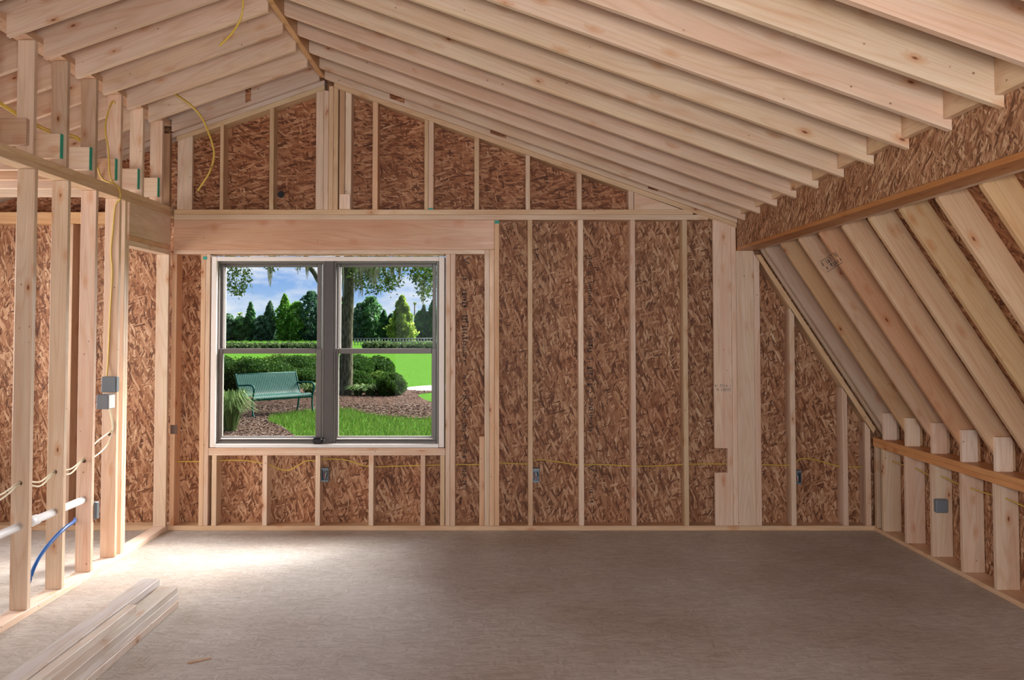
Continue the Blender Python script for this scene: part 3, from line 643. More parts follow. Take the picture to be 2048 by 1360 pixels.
# loose cables in the roof
cb1 = [at(x_, y_, Yd) for x_, y_, Yd in ((484, -30, 5.0), (486, 5, 5.0), (482, 35, 5.02), (465, 65, 5.05), (439, 92, 5.1))]
t_ = tube('hanging_cable', cb1, .006, YEL); tagit(t_, 'loose yellow cable end hanging from the left rafters near the top of the peak', 'cable')
cb2 = [at(x_, y_, Yd) for x_, y_, Yd in ((334, 168, 6.92), (345, 184, 6.9), (375, 205, 6.72), (400, 230, 6.7), (417, 265, 6.7), (428, 305, 6.7), (420, 342, 6.7), (395, 382, 6.7))]
t_ = tube('hanging_cable', cb2, .007, YEL); tagit(t_, 'yellow cable curving down in front of the left end of the gable', 'cable')
cb3 = [(-3.1, 4.6, 3.0), (-2.9, 5.0, 2.93), (-2.7, 5.4, 2.78), (-2.72, 5.8, 2.78), (-2.69, 6.1, 2.80), (-2.68, 6.3, 2.72), (-2.66, 6.38, 2.6), (-2.57, 6.385, 2.56)]
for i, dz in enumerate((0, .025)):
    t_ = tube('attic_cable', [(x_-dz, y_+dz, z_+dz) for x_, y_, z_ in cb3], .006, YEL); tagit(t_, 'yellow cable running behind the short studs above the partition, %s of the pair' % ('lower', 'upper')[i], 'cable')
cb4 = [at(x_, y_, 7.58) for x_, y_ in ((118, 533), (140, 540), (152, 552), (157, 545), (163, 549))]
t_ = tube('side_room_cable', cb4, .007, YEL); tagit(t_, 'yellow cable bundle turning between the second and third partition studs', 'cable')
cb5 = [at(x_, y_, 7.565) for x_, y_ in ((118, 527), (138, 536), (150, 547), (154, 558), (153, 568))]
t_ = tube('side_room_cable', cb5, .007, YEL); tagit(t_, 'yellow cable with drooping end behind the third partition stud', 'cable')
# drilled holes on partition studs and a vent hole in the gable
def disc(c, n, r, m, name, parent):
    n = Vector(n).normalized(); a = n.orthogonal().normalized(); b_ = n.cross(a)
    V, Fc = tube_data([Vector(c)-n*.0008, Vector(c)+n*.0008], r, 14); return mesh_from(name, V, Fc, m, parent)
for i, y in enumerate(PSY[1:4]): disc((-2.60, y-.001, .728+.01*(i == 2)), (0, 1, 0), .013, HOLE, 'drilled_hole', ps[i])
disc((-2.595, y4-.001, .865), (0, 1, 0), .012, HOLE, 'drilled_hole', ps[3])
gh = at(562, 389, DS-.003); o = disc(tuple(gh), (0, 1, 0), .028, BLK, 'vent_hole', bpy.data.objects['wall_back_gable'])
# printed stamps: illegible lines of small ink strokes
def strokes(name, o, ud, vd, wid, rows, rh, gap, par, m=INK, seed=1, frame=False, dens=.75):
    rnd = random.Random(seed); o = Vector(o); ud = Vector(ud).normalized(); vd = Vector(vd).normalized(); nn = ud.cross(vd); parts = []
    rot = Matrix((ud, vd, nn)).transposed()
    for r_ in range(rows):
        x_ = 0
        while x_ < wid:
            w_ = rnd.uniform(.25, .6)*rh
            if rnd.random() < dens:
                parts.append(boxdata(o+ud*(x_+w_/2)+vd*(r_*(rh+gap)+rh/2), (w_*.45, rh*rnd.uniform(.6, 1), .0012), rot))
                if rnd.random() < .6: parts.append(boxdata(o+ud*(x_+w_/2)+vd*(r_*(rh+gap)+rh*rnd.choice((.1, .5, .9))), (w_, rh*.18, .0012), rot))
            x_ += w_*1.25
    if frame:
        H_ = rows*(rh+gap)+gap
        for v_ in (-gap, H_-gap): parts.append(boxdata(o+ud*wid/2+vd*v_, (wid, .003, .0012), rot))
    V, Fc = merge(parts); q = mesh_from(name, V, Fc, m, par); q['label'] = 'faint illegible printing'; return q
sr = steep_list[3]; yy = sr.matrix_basis.translation.y-.038-.0008
a0 = at(1641, 512, yy); a1 = at(1671, 493, yy)
strokes('printed_stamp', tuple(a0-Vector((-.0, 0, .045))), (a1-a0), (a1-a0).cross(Vector((0, 1, 0)))*-1, (a1-a0).length*1.05, 2, .028, .008, sr, seed=5, frame=True)
INK2 = plain('grey_ink', (.33, .30, .27), .8)
strokes('printed_stamp', at(1430, 783, D-.0005), (1, 0, 0), (0, 0, 1), .125, 2, .026, .006, post, INK2, seed=8, dens=.85)
wb = bpy.data.objects['wall_back']
for s_, (px, y0, y1) in enumerate(((933, 690, 1000), (935, 545, 690), (1184, 510, 660), (1186, 665, 780), (1186, 800, 890), (1187, 975, 1010))):
    a0 = at(px, y1, DS-.0012); a1 = at(px, y0, DS-.0012)
    strokes('printed_marking', tuple(a0), (0, 0, 1), (-1, 0, 0), (a1-a0).length, 1, .045 if s_ in (1, 3) else .032, .004, wb, seed=20+s_, dens=.6)
for (px, py) in ((1183, 936), (932, 521)):
    p = at(px, py, DS-.0012); V = [p+Vector((-.03, 0, .0)), p+Vector((.03, 0, .03)), p+Vector((.03, 0, .02)), p+Vector((-.015, 0, 0)), p+Vector((.03, 0, -.02)), p+Vector((.03, 0, -.03))]
    mesh_from('printed_arrow', V, [(0, 1, 2, 3)[::-1], (0, 3, 4, 5)[::-1]], INK, wb)
# green marks on the header studs
TEAL = plain('teal_paint', (.02, .30, .24), .6)
for px, py, w_, h_ in ((989.5, 441, 9, 6), (857, 416, 9, 3), (406, 513, 8, 6)):
    a0 = at(px, py+h_, D-.0015); a1 = at(px+w_, py, D-.0015); V, Fc = boxdata((a0+a1)/2, (a1.x-a0.x, .001, a1.z-a0.z))
    V = [v+Vector((0, .001, 0)) for v in V]; mesh_from('paint_mark', V, Fc, TEAL, wb)

# ================================================================ LUMBER PILE
def pile(x0, y_far, z, lab, tint='white', w_=.1, L_=2.6, yaw=0.0):
    o = box('loose_board', 0, w_, -L_, 0, 0, .0375, tint=tint, grain='y')
    o.matrix_basis = Matrix.Translation((x0, y_far, z)) @ Matrix.Rotation(yaw, 4, 'Z') @ o.matrix_basis
    tagit(o, lab, 'board', 'loose boards piled on the floor'); return o
WT = (1.18, 1.5, 1.95)  # cool light on the pile put into the board tint
pile(-2.015, 5.46, .001, 'bottom left board of the whitish pile on the floor', WT)
pile(-1.885, 5.415, .001, 'bottom right board of the whitish pile, lowest at its right edge', (1.15, 1.4, 1.75))
pile(-2.010, 5.44, .0395, 'second board up in the left column of the whitish pile', WT, yaw=.004)
pile(-1.890, 5.43, .0395, 'middle board in the right column of the whitish pile', WT, yaw=-.003)
pile(-2.006, 5.47, .078, 'third board up in the left column of the pile, just under the top board', (1.15, 1.4, 1.7), yaw=-.002)
pile(-1.892, 5.42, .078, 'top board in the right column of the whitish pile', WT, yaw=.003)
pile(-2.000, 5.44, .1165, 'topmost board of the whitish pile, dark chevron grain', (1.1, 1.4, 1.85), yaw=.002)
pile(-1.885, 4.93, .1165, 'narrow board lying on the right column, starting nearer the camera', (1.15, 1.42, 1.75), w_=.045, yaw=.001)
sp = at(376, 1327, 1); 
def floorpt(px, py):
    xc = (px-PX)/F; yc = (PY-py)/F; dy = math.cos(TH)-yc*math.sin(TH); dz = math.sin(TH)+yc*math.cos(TH); t = -EYE/dz
    return Vector((xc*t, dy*t, 0))
a0 = floorpt(376, 1328); a1 = floorpt(424, 1318); dd = (a1-a0)
s1 = prism('wood_splinter', (a0.x, a0.y, .001), dd, Vector((-dd.y, dd.x, 0)), [(0, 0), (dd.length, .004), (dd.length, .008), (0, .012)], .005, None, None, 'fir', .0005); tagit(s1, 'thin wood splinter lying alone on the floor near the board pile', 'splinter')

# ================================================================ WINDOW
win = empty('window_1', ((WX0+WX1)/2, D+.05, .65)); win['kind'] = 'structure'
VW = plain('white_vinyl', (.80, .78, .76), .4, noise=.03); VT = plain('taupe_vinyl', (.135, .118, .108), .4, noise=.03); LINER = plain('pale_jamb_liner', (.82, .74, .68), .5)
glass, t, b = mat('window_glass'); t.nodes.clear()
gb = t.nodes.new('ShaderNodeBsdfTransparent'); gg = t.nodes.new('ShaderNodeBsdfGlossy'); gg.inputs['Roughness'].default_value = .02; gm = t.nodes.new('ShaderNodeMixShader'); gm.inputs[0].default_value = .004; go = t.nodes.new('ShaderNodeOutputMaterial')
t.links.new(gb.outputs[0], gm.inputs[1]); t.links.new(gg.outputs[0], gm.inputs[2]); t.links.new(gm.outputs[0], go.inputs[0])
def bb2(name, px0, px1, py0, py1, y0, y1, m, par=win, d=None):
    d = d or y0
    a = at(px0, py1, d); c = at(px1, py0, d)
    a_ = at(px0, 700, d).x; c_ = at(px1, 700, d).x
    return box(name, a_, c_, y0, y1, a.z, c.z, m, par, bev=.003)
# liner round the opening (bright narrow reveal) and the unit frame
bb2('jamb_liner', 421.5, 432, 513, 895, D+.0, D+.15, LINER); bb2('jamb_liner', 878, 888.6, 513, 895, D+.0, D+.15, LINER)
bb2('head_liner', 432.3, 877.7, 513, 522, D+.0, D+.15, LINER); bb2('sill_liner', 432.3, 877.7, 888, 895.6, D-.004, D+.15, VW)
def unit(x0, x1, gl, gr, name):
    u = None
    yF = D+.03
    bb2('frame', x0, x0+4.5, 523, 887.5, yF, yF+.11, VT); bb2('frame', x1-4.5, x1, 523, 887.5, yF, yF+.11, VT)
    bb2('frame', x0+4.8, x1-4.8, 523, 527, yF, yF+.11, VT); bb2('frame', x0+4.8, x1-4.8, 882, 887.5, yF, yF+.11, VT)
    # lower sash in front
    yL = yF+.012; s = empty('lower_sash', tuple(at((x0+x1)/2, 880, yL)))
    s.parent = win; s.matrix_basis = parent_world(win).inverted() @ s.matrix_basis
    bb2('stile', x0+5, gl[0]-.3, 697, 881.7, yL, yL+.04, VT, s); bb2('stile', gl[1]+.3, x1-5, 697, 881.7, yL, yL+.04, VT, s)
    bb2('rail', gl[0], gl[1], 697, 707.3, yL, yL+.04, VT, s); bb2('rail', gl[0], gl[1], 872.8, 881.7, yL, yL+.04, VT, s)
    bb2('lift_rail', gl[0]-3, gl[1]+3, 876, 878.5, yL-.012, yL-.0005, VW, s)
    bb2('pane', gl[0]+.1, gl[1]-.1, 707.6, 872.5, yL+.018, yL+.022, glass, s)
    yU = yF+.056; s = empty('upper_sash', tuple(at((x0+x1)/2, 700, yU)))
    s.parent = win; s.matrix_basis = parent_world(win).inverted() @ s.matrix_basis
    gu0, gu1 = gl[0]+3.5, gl[1]+1.5
    bb2('stile', x0+6, gu0-.3, 528, 703, yU, yU+.04, VT, s); bb2('stile', gu1+.3, x1-6, 528, 703, yU, yU+.04, VT, s)
    bb2('rail', gu0, gu1, 528, 534, yU, yU+.04, VT, s); bb2('rail', gu0, gu1, 697, 703, yU, yU+.04, VT, s)
    bb2('pane', gu0+.1, gu1-.1, 534.3, 696.7, yU+.018, yU+.022, glass, s)
    # balance track beside the upper sash, white to stand for light on it
    bb2('balance_track', gl[0]-1.0, gl[0]+2.0, 534, 696, yF+.053, yF+.0555, VW)
unit(432.5, 648.5, (446, 631.8), None, 'left'); unit(667, 877.5, (677.5, 863), None, 'right')
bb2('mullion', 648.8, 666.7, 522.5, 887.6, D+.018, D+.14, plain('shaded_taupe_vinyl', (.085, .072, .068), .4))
gadget = empty('black_latch', tuple(at(638, 889, D-.02))); tagit(gadget, 'small black plastic object on the window sill below the centre mullion', 'gadget')
p = at(638, 882, D-.01)
box('body', p.x-.045, p.x+.03, D-.045, D+.028, p.z-.022, p.z+.026, BLK, gadget, bev=.010)
box('side_cap', p.x+.0305, p.x+.05, D-.03, D+.02, p.z-.014, p.z+.018, plain('dark_grey_plastic', (.06, .06, .055), .3), gadget, bev=.004)

# ================================================================ OUTDOORS
GZ0 = -.28
def gp(px, py):                  # point of the lawn seen at a picture point
    xc = (px-PX)/F; yc = (PY-py)/F; dy = math.cos(TH)-yc*math.sin(TH); dz = math.sin(TH)+yc*math.cos(TH); t = (GZ0-EYE)/dz
    return Vector((xc*t, dy*t, GZ0))
def leafmat(name, c1, c2, rough=.6, trans=.25):
    c1 = tuple(v*.57 for v in c1); c2 = tuple(v*.57 for v in c2)
    m, t, b = mat(name)
    g = t.nodes.new('ShaderNodeNewGeometry'); r = t.nodes.new('ShaderNodeValToRGB'); t.links.new(g.outputs['Random Per Island'], r.inputs[0])
    r.color_ramp.elements[0].color = (*c1, 1); r.color_ramp.elements[1].color = (*c2, 1)
    t.links.new(r.outputs[0], b.inputs['Base Color']); b.inputs['Roughness'].default_value = rough; b.inputs['Specular IOR Level'].default_value = .03
    tr = t.nodes.new('ShaderNodeBsdfTranslucent'); t.links.new(r.outputs[0], tr.inputs[0]); mxs = t.nodes.new('ShaderNodeMixShader'); mxs.inputs[0].default_value = trans
    o = t.nodes['Material Output']; t.links.new(b.outputs[0], mxs.inputs[1]); t.links.new(tr.outputs[0], mxs.inputs[2]); t.links.new(mxs.outputs[0], o.inputs[0])
    return m
LAWN, t, b = mat('lawn_turf')
tcn = t.nodes.new('ShaderNodeTexCoord'); n1 = t.nodes.new('ShaderNodeTexNoise'); n1.inputs['Scale'].default_value = 6; n1.inputs['Detail'].default_value = 8; t.links.new(tcn.outputs['Object'], n1.inputs['Vector'])
rr = t.nodes.new('ShaderNodeValToRGB'); t.links.new(n1.outputs[0], rr.inputs[0]); rr.color_ramp.elements[0].position = .3; rr.color_ramp.elements[0].color = (.027, .077, .008, 1); rr.color_ramp.elements[1].position = .7; rr.color_ramp.elements[1].color = (.042, .097, .0135, 1)
t.links.new(rr.outputs[0], b.inputs['Base Color']); b.inputs['Roughness'].default_value = .95; b.inputs['Specular IOR Level'].default_value = 0
def ground(name, pts, z, m, th=.0):
    V = [(x_, y_, z) for x_, y_ in pts]; return mesh_from(name, V, [tuple(range(len(V)))], m)
o = ground('ground', [(-160, DS+.5), (160, DS+.5), (160, 420), (-160, 420)], GZ0, LAWN); o['kind'] = 'structure'
MUL, t, b = mat('bark_mulch')
tcn = t.nodes.new('ShaderNodeTexCoord'); v1 = t.nodes.new('ShaderNodeTexVoronoi'); v1.inputs['Scale'].default_value = 22; t.links.new(tcn.outputs['Object'], v1.inputs['Vector'])
s_ = t.nodes.new('ShaderNodeSeparateColor'); t.links.new(v1.outputs['Color'], s_.inputs[0]); rr = t.nodes.new('ShaderNodeValToRGB'); t.links.new(s_.outputs[0], rr.inputs[0])
rr.color_ramp.elements[0].color = (.024, .014, .010, 1); rr.color_ramp.elements[1].color = (.075, .050, .038, 1); t.links.new(rr.outputs[0], b.inputs['Base Color']); b.inputs['Roughness'].default_value = .95; b.inputs['Specular IOR Level'].default_value = 0
def outline(ppts, n=5):
    P = [gp(*q) for q in ppts]; P = smoothpts(P+[P[0]], n)[:-1]; return [(q.x, q.y) for q in P]
mb = ground('mulch_bed', outline([(400, 900), (590, 893), (570, 858), (535, 838), (600, 824), (680, 818), (760, 833), (864, 838), (905, 820), (850, 800), (838, 789), (880, 783), (812, 780), (700, 765), (560, 760), (400, 765)]), GZ0+.012, MUL); mb['kind'] = 'structure'; mb.name = 'ground_mulch'
PATH = plain('pale_concrete', (.15, .148, .15), .8, noise=.05, nscale=2)
pa = ground('path', outline([(800, 786), (812, 776), (864, 771), (1000, 765), (1000, 772), (864, 785.5)], 3), GZ0+.01, PATH); pa['kind'] = 'structure'
pa = ground('path', outline([(380, 776), (463, 772), (470, 779), (380, 790)], 3), GZ0+.016, PATH); pa['kind'] = 'structure'
rng_ = np.random.default_rng(7)
def quads(C, s, n_dir=None, asp=.55, flat=.0):
    """random leaf quads at centres C (n,3) with size s"""
    n = len(C); a = rng_.normal(size=(n, 3)); a /= np.linalg.norm(a, axis=1)[:, None]
    b_ = rng_.normal(size=(n, 3)); b_ -= (a*b_).sum(1)[:, None]*a; b_ /= np.linalg.norm(b_, axis=1)[:, None]
    sz = (s*rng_.uniform(.6, 1.3, n))[:, None]
    V = np.stack([C-a*sz*.5, C+b_*sz*asp*.5, C+a*sz*.5, C-b_*sz*asp*.5], 1).reshape(-1, 3)
    Fq = np.arange(4*n).reshape(n, 4); return V, Fq
def npmesh(name, V, Fq, m, parent=None):
    me = bpy.data.meshes.new(name); me.vertices.add(len(V)); me.vertices.foreach_set('co', np.asarray(V, dtype=np.float32).ravel())
    k = Fq.shape[1]; me.loops.add(Fq.size); me.loops.foreach_set('vertex_index', Fq.ravel().astype(np.int32)); me.polygons.add(len(Fq)); me.polygons.foreach_set('loop_start', np.arange(0, Fq.size, k, dtype=np.int32))
    me.update(calc_edges=True); return link(name, me, m, parent)
def shellpts(n, c, r, low=-.9, thick=.25, bump=.1):
    p = rng_.normal(size=(n*2, 3)); p /= np.linalg.norm(p, axis=1)[:, None]; p = p[p[:, 2] > low][:n]
    rad = 1-rng_.uniform(0, thick, len(p))**1.0
    rad = rad*(1+bump*np.sin(p[:, 0]*5+c[0])*np.cos(p[:, 1]*4+p[:, 2]*5))
    return np.array(c)+p*rad[:, None]*np.array(r)
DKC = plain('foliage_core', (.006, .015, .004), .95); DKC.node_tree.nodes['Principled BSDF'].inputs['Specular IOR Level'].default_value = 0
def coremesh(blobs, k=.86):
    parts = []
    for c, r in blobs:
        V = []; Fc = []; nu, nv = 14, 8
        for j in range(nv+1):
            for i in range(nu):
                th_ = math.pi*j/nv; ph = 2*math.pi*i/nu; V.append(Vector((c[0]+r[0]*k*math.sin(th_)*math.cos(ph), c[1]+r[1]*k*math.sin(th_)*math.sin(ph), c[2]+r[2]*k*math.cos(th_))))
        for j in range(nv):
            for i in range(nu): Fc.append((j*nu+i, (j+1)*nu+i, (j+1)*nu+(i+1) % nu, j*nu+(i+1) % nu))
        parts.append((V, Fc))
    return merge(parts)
def bush(name, blobs, n, size, m, lab, cat='shrub', group=None, kind=None):
    C = np.concatenate([shellpts(int(n*(r[0]*r[2]+r[1]*r[2])/sum(q[1][0]*q[1][2]+q[1][1]*q[1][2] for q in blobs)), c, r) for c, r in blobs])
    V, Fq = quads(C, size); o = npmesh(name, V, Fq, m)
    tagit(o, lab, cat, group, kind)
    V, Fc = coremesh(blobs); mesh_from('branches', V, Fc, DKC, o); return o  # near-black core mesh, its colour standing for shade inside the leaves
SH1 = leafmat('shrub_leaf_dark', (.015, .045, .006), (.055, .13, .017)); SH2 = leafmat('shrub_leaf_fresh', (.05, .12, .015), (.16, .27, .04)); SH3 = leafmat('shrub_leaf_mid', (.02, .06, .008), (.08, .17, .024))
def blob(px0, px1, ytop, ybase, dep=.9, dy=0.0):
    g = gp((px0+px1)/2, ybase); Y = g.y+dep*.5+dy; s = Y/F
    x0, x1 = (px0-PX)*s, (px1-PX)*s; zt = at(700, ytop, Y).z; zc = (zt+GZ0)/2*1.0
    return ((x0+x1)/2, Y, GZ0+(zt-GZ0)*.42), ((x1-x0)/2, dep, (zt-GZ0)*.58)
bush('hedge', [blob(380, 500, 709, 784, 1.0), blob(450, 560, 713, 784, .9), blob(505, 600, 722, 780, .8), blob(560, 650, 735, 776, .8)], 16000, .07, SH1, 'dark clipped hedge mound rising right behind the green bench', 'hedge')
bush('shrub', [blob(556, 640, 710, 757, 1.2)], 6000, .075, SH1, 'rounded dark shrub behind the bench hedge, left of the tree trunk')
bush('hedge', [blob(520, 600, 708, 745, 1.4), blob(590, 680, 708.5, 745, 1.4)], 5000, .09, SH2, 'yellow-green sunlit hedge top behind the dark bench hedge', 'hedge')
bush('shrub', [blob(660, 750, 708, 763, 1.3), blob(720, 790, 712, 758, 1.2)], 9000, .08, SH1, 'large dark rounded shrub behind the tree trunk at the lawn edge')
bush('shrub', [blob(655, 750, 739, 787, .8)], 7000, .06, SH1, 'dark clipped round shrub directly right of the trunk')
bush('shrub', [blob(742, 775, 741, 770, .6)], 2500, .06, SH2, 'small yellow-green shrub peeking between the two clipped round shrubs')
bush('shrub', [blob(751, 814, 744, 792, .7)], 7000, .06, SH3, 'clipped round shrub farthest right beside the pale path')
# grass clumps
def clump(name, c, r, h, n, m, lab, w_=.012):
    V = []; Fc = []; rnd = random.Random(int(abs(c[0])*100))
    for i in range(n):
        a = rnd.uniform(0, 2*math.pi); b0 = Vector((c[0]+math.cos(a)*r*.25*rnd.random(), c[1]+math.sin(a)*r*.25*rnd.random(), GZ0))
        hh = h*rnd.uniform(.6, 1.05); rr_ = r*rnd.uniform(.3, 1.1); d = Vector((math.cos(a), math.sin(a), 0)); s = Vector((-d.y, d.x, 0))*w_
        P = [b0, b0+d*rr_*.25+Vector((0, 0, hh*.6)), b0+d*rr_*.65+Vector((0, 0, hh*.95)), b0+d*rr_*1.15+Vector((0, 0, hh*.72))]
        o_ = len(V)
        for j, p_ in enumerate(P):
            k_ = (1, .9, .6, .1)[j]; V += [p_-s*k_, p_+s*k_]
        for j in range(3): Fc.append((o_+2*j, o_+2*j+1, o_+2*j+3, o_+2*j+2))
    o = mesh_from(name, V, Fc, m); tagit(o, lab, 'plant'); return o
GR1 = leafmat('blade_leaf', (.06, .13, .03), (.22, .32, .11)); GR2 = leafmat('lawn_blade', (.035, .12, .012), (.17, .27, .045))
c = gp(448, 868); clump('grass_clump', (c.x, c.y+.4), .42, .78, 420, GR1, 'tall spiky ornamental grass clump in the lower left of the window view')
c = gp(742, 791); clump('lily_clump', (c.x, c.y), .55, .34, 160, GR1, 'low clump of strappy leaves in front of the shrubs right of the trunk', .02)
c = gp(716, 791); clump('lily_clump', (c.x, c.y), .4, .30, 110, GR1, 'low clump of strappy leaves close to the foot of the trunk', .02)
c = gp(618, 790); clump('lily_clump', (c.x, c.y), .4, .36, 110, GR1, 'clump of strappy leaves just behind the right end of the bench', .02)
# near lawn blades
n = 26000
cand = np.stack([rng_.uniform(-6.5, -.4, n), rng_.uniform(15.2, 23, n)], 1)
def inpoly(P, poly):
    x_, y_ = P[:, 0], P[:, 1]; ins = np.zeros(len(P), bool); j = len(poly)-1
    for i in range(len(poly)):
        xi, yi = poly[i]; xj, yj = poly[j]
        m_ = ((yi > y_) != (yj > y_)) & (x_ < (xj-xi)*(y_-yi)/(yj-yi+1e-12)+xi); ins ^= m_; j = i
    return ins
mo = [(v.co.x, v.co.y) for v in mb.data.vertices]
out_ = cand[~inpoly(cand, mo)]; m_ = len(out_)
base = np.column_stack([out_, np.full(m_, GZ0)]); a_ = rng_.uniform(0, 2*np.pi, m_); h_ = rng_.uniform(.05, .13, m_)
sd_ = np.column_stack([np.cos(a_), np.sin(a_), np.zeros(m_)])*.006; tip = base+np.column_stack([rng_.normal(0, .03, m_), rng_.normal(0, .03, m_), h_])
V = np.stack([base-sd_, base+sd_, tip], 1).reshape(-1, 3); o = npmesh('lawn_grass', V, np.arange(3*m_).reshape(m_, 3), GR2)
tagit(o, 'bright green unmown grass blades of the near lawn outside the window', 'grass', kind='stuff')
ins = cand[inpoly(cand, mo)]; more = np.stack([rng_.uniform(-8, -1.5, 9000), rng_.uniform(16, 31, 9000)], 1); ins = np.concatenate([ins[:7000], more[inpoly(more, mo)]])
C = np.column_stack([ins, np.full(len(ins), GZ0+.022)]); V, Fq = quads(C, .075, asp=.4); V[:, 2] = np.maximum(V[:, 2]*.4+(GZ0+.02)*.6, GZ0+.013)
CH = leafmat('bark_chip', (.06, .035, .025), (.22, .16, .125), .8, 0.0); o = npmesh('bark_chips', V, Fq, CH); tagit(o, 'brown bark chips scattered over the planting bed around the bench', 'mulch', kind='stuff')

# ---- green bench
BG = plain('green_bench_enamel', (.0, .045, .034), .5); BG.node_tree.nodes['Principled BSDF'].inputs['Specular IOR Level'].default_value = .12
ff = gp(508, 836); phi = R(50); L_ = 1.56
ld = Vector((math.cos(phi), math.sin(phi), 0)); nd_ = Vector((math.sin(phi), -math.cos(phi), 0))
org = ff+ld*(L_/2)-nd_*.30
bench = empty('park_bench', tuple(org)); tagit(bench, 'teal green metal slatted bench with curved arms standing on the bark bed', 'bench')
def W(u, v, z): return org+ld*u+nd_*v+Vector((0, 0, z))
prof = [(-.335, .90), (-.30, .80), (-.25, .65), (-.20, .52), (-.16, .455), (-.09, .425), (.0, .43), (.12, .445), (.2, .45), (.26, .43), (.285, .39), (.27, .35)]
ns = 34
for i in range(ns):
    u = -L_/2+.03+(L_-.06)*i/(ns-1); wv = .017
    Pp = smoothpts([(0, a, b_) for a, b_ in prof], 3); V = []; Fc = []
    for p_ in Pp:
        V += [W(u-wv, p_.y, p_.z), W(u+wv, p_.y, p_.z), W(u+wv, p_.y-.004, p_.z-.006), W(u-wv, p_.y-.004, p_.z-.006)]
    for j in range(len(Pp)-1):
        for k in range(4): Fc.append((4*j+k, 4*j+(k+1) % 4, 4*j+4+(k+1) % 4, 4*j+4+k))
    mesh_from('slat', V, Fc, BG, bench)
for nm, v, z in (('top_rail', -.345, .885), ('front_rail', .255, .365), ('rear_rail', -.19, .435)):
    tube(nm, [W(-L_/2, v, z), W(L_/2, v, z)], .017, BG, bench, 8, 0)
for sgn in (-1, 1):
    u = sgn*(L_/2+.015)
    tube('arm', [W(u, -.25, .66), W(u, -.1, .665), (W(u, .12, .68)), W(u, .26, .665), W(u, .315, .60), W(u, .29, .48), W(u, .265, .38)], .02, BG, bench)
    tube('front_leg', [W(u, .265, .38), W(u, .255, .25), W(u, .27, .12), W(u, .32, .0)], .02, BG, bench)
    tube('rear_leg', [W(u, -.35, .90), W(u, -.27, .68), W(u, -.20, .45), W(u, -.22, .25), W(u, -.28, .0)], .02, BG, bench)
    tube('side_rail', [W(u, -.19, .42), W(u, 0, .39), W(u, .265, .38)], .016, BG, bench)

# ---- oak with hanging moss
BARK, t, b = mat('oak_bark')
tcn = t.nodes.new('ShaderNodeTexCoord'); mpn = t.nodes.new('ShaderNodeMapping'); mpn.inputs['Scale'].default_value = (9, 9, 2.5); t.links.new(tcn.outputs['Object'], mpn.inputs[0])
n1 = t.nodes.new('ShaderNodeTexNoise'); n1.inputs['Scale'].default_value = 2.5; n1.inputs['Detail'].default_value = 8; t.links.new(mpn.outputs[0], n1.inputs['Vector']); rr = t.nodes.new('ShaderNodeValToRGB'); t.links.new(n1.outputs[0], rr.inputs[0])
rr.color_ramp.elements[0].position = .35; rr.color_ramp.elements[0].color = (.03, .031, .019, 1); rr.color_ramp.elements[1].position = .68; rr.color_ramp.elements[1].color = (.12, .112, .08, 1)
t.links.new(rr.outputs[0], b.inputs['Base Color']); b.inputs['Roughness'].default_value = .95; b.inputs['Specular IOR Level'].default_value = 0
tb = gp(690, 790); TY = tb.y
def tp(px, py, dy=0): return at(px, py, TY+dy)
oak = empty('oak_tree', tuple(tb)); tagit(oak, 'oak with grey trunk and moss-hung branches standing in the bark bed', 'tree')
tube('trunk', [tb-Vector((0, 0, .05)), tp(692, 770), tp(693, 720), tp(693.5, 660), tp(696.5, 600), tp(697.5, 550), tp(698, 500), tp(699, 400)], .20, BARK, oak, 14, 6, .125)
tube('root_flare', [tb-Vector((0, 0, .05)), tp(691, 775), tp(692.5, 750)], .25, BARK, oak, 14, 4, .17)
tube('branch', [tp(694, 606), tp(684, 598), tp(668, 586), tp(650, 578), tp(637, 562), tp(628, 545), tp(618, 530), tp(600, 480), tp(560, 430)], .05, BARK, oak, 8, 4, .08)
tube('branch', [tp(700, 548), tp(709, 540), tp(716, 530), tp(735, 490), tp(790, 450), tp(860, 430)], .06, BARK, oak, 8, 4, .05)
tube('branch', [tp(765, 520, -.5), tp(768, 540, -.6), tp(775, 560, -.6), tp(779, 575, -.6)], .045, BARK, oak, 8, 4, .02)
tube('branch', [tp(692, 560), tp(683, 538), tp(670, 505), tp(600, 455), tp(520, 450), tp(460, 470)], .06, BARK, oak, 8, 4, .04)
LF = leafmat('oak_leaf', (.02, .045, .008), (.12, .22, .04), .5, .3)
def pxcloud(poly, n, dmin, dmax):
    xs = [p_[0] for p_ in poly]; ys = [p_[1] for p_ in poly]
    q = np.stack([rng_.uniform(min(xs), max(xs), n*3), rng_.uniform(min(ys), max(ys), n*3)], 1); q = q[inpoly(q, poly)][:n]
    return np.array([tuple(at(a, b_, rng_.uniform(dmin, dmax)+TY)) for a, b_ in q])
def clustered(poly, nc, per, dmin, dmax, spread):
    c0 = pxcloud(poly, nc, dmin, dmax); C = np.repeat(c0, per, 0); return C+rng_.normal(size=C.shape)*np.array([spread, spread, spread])
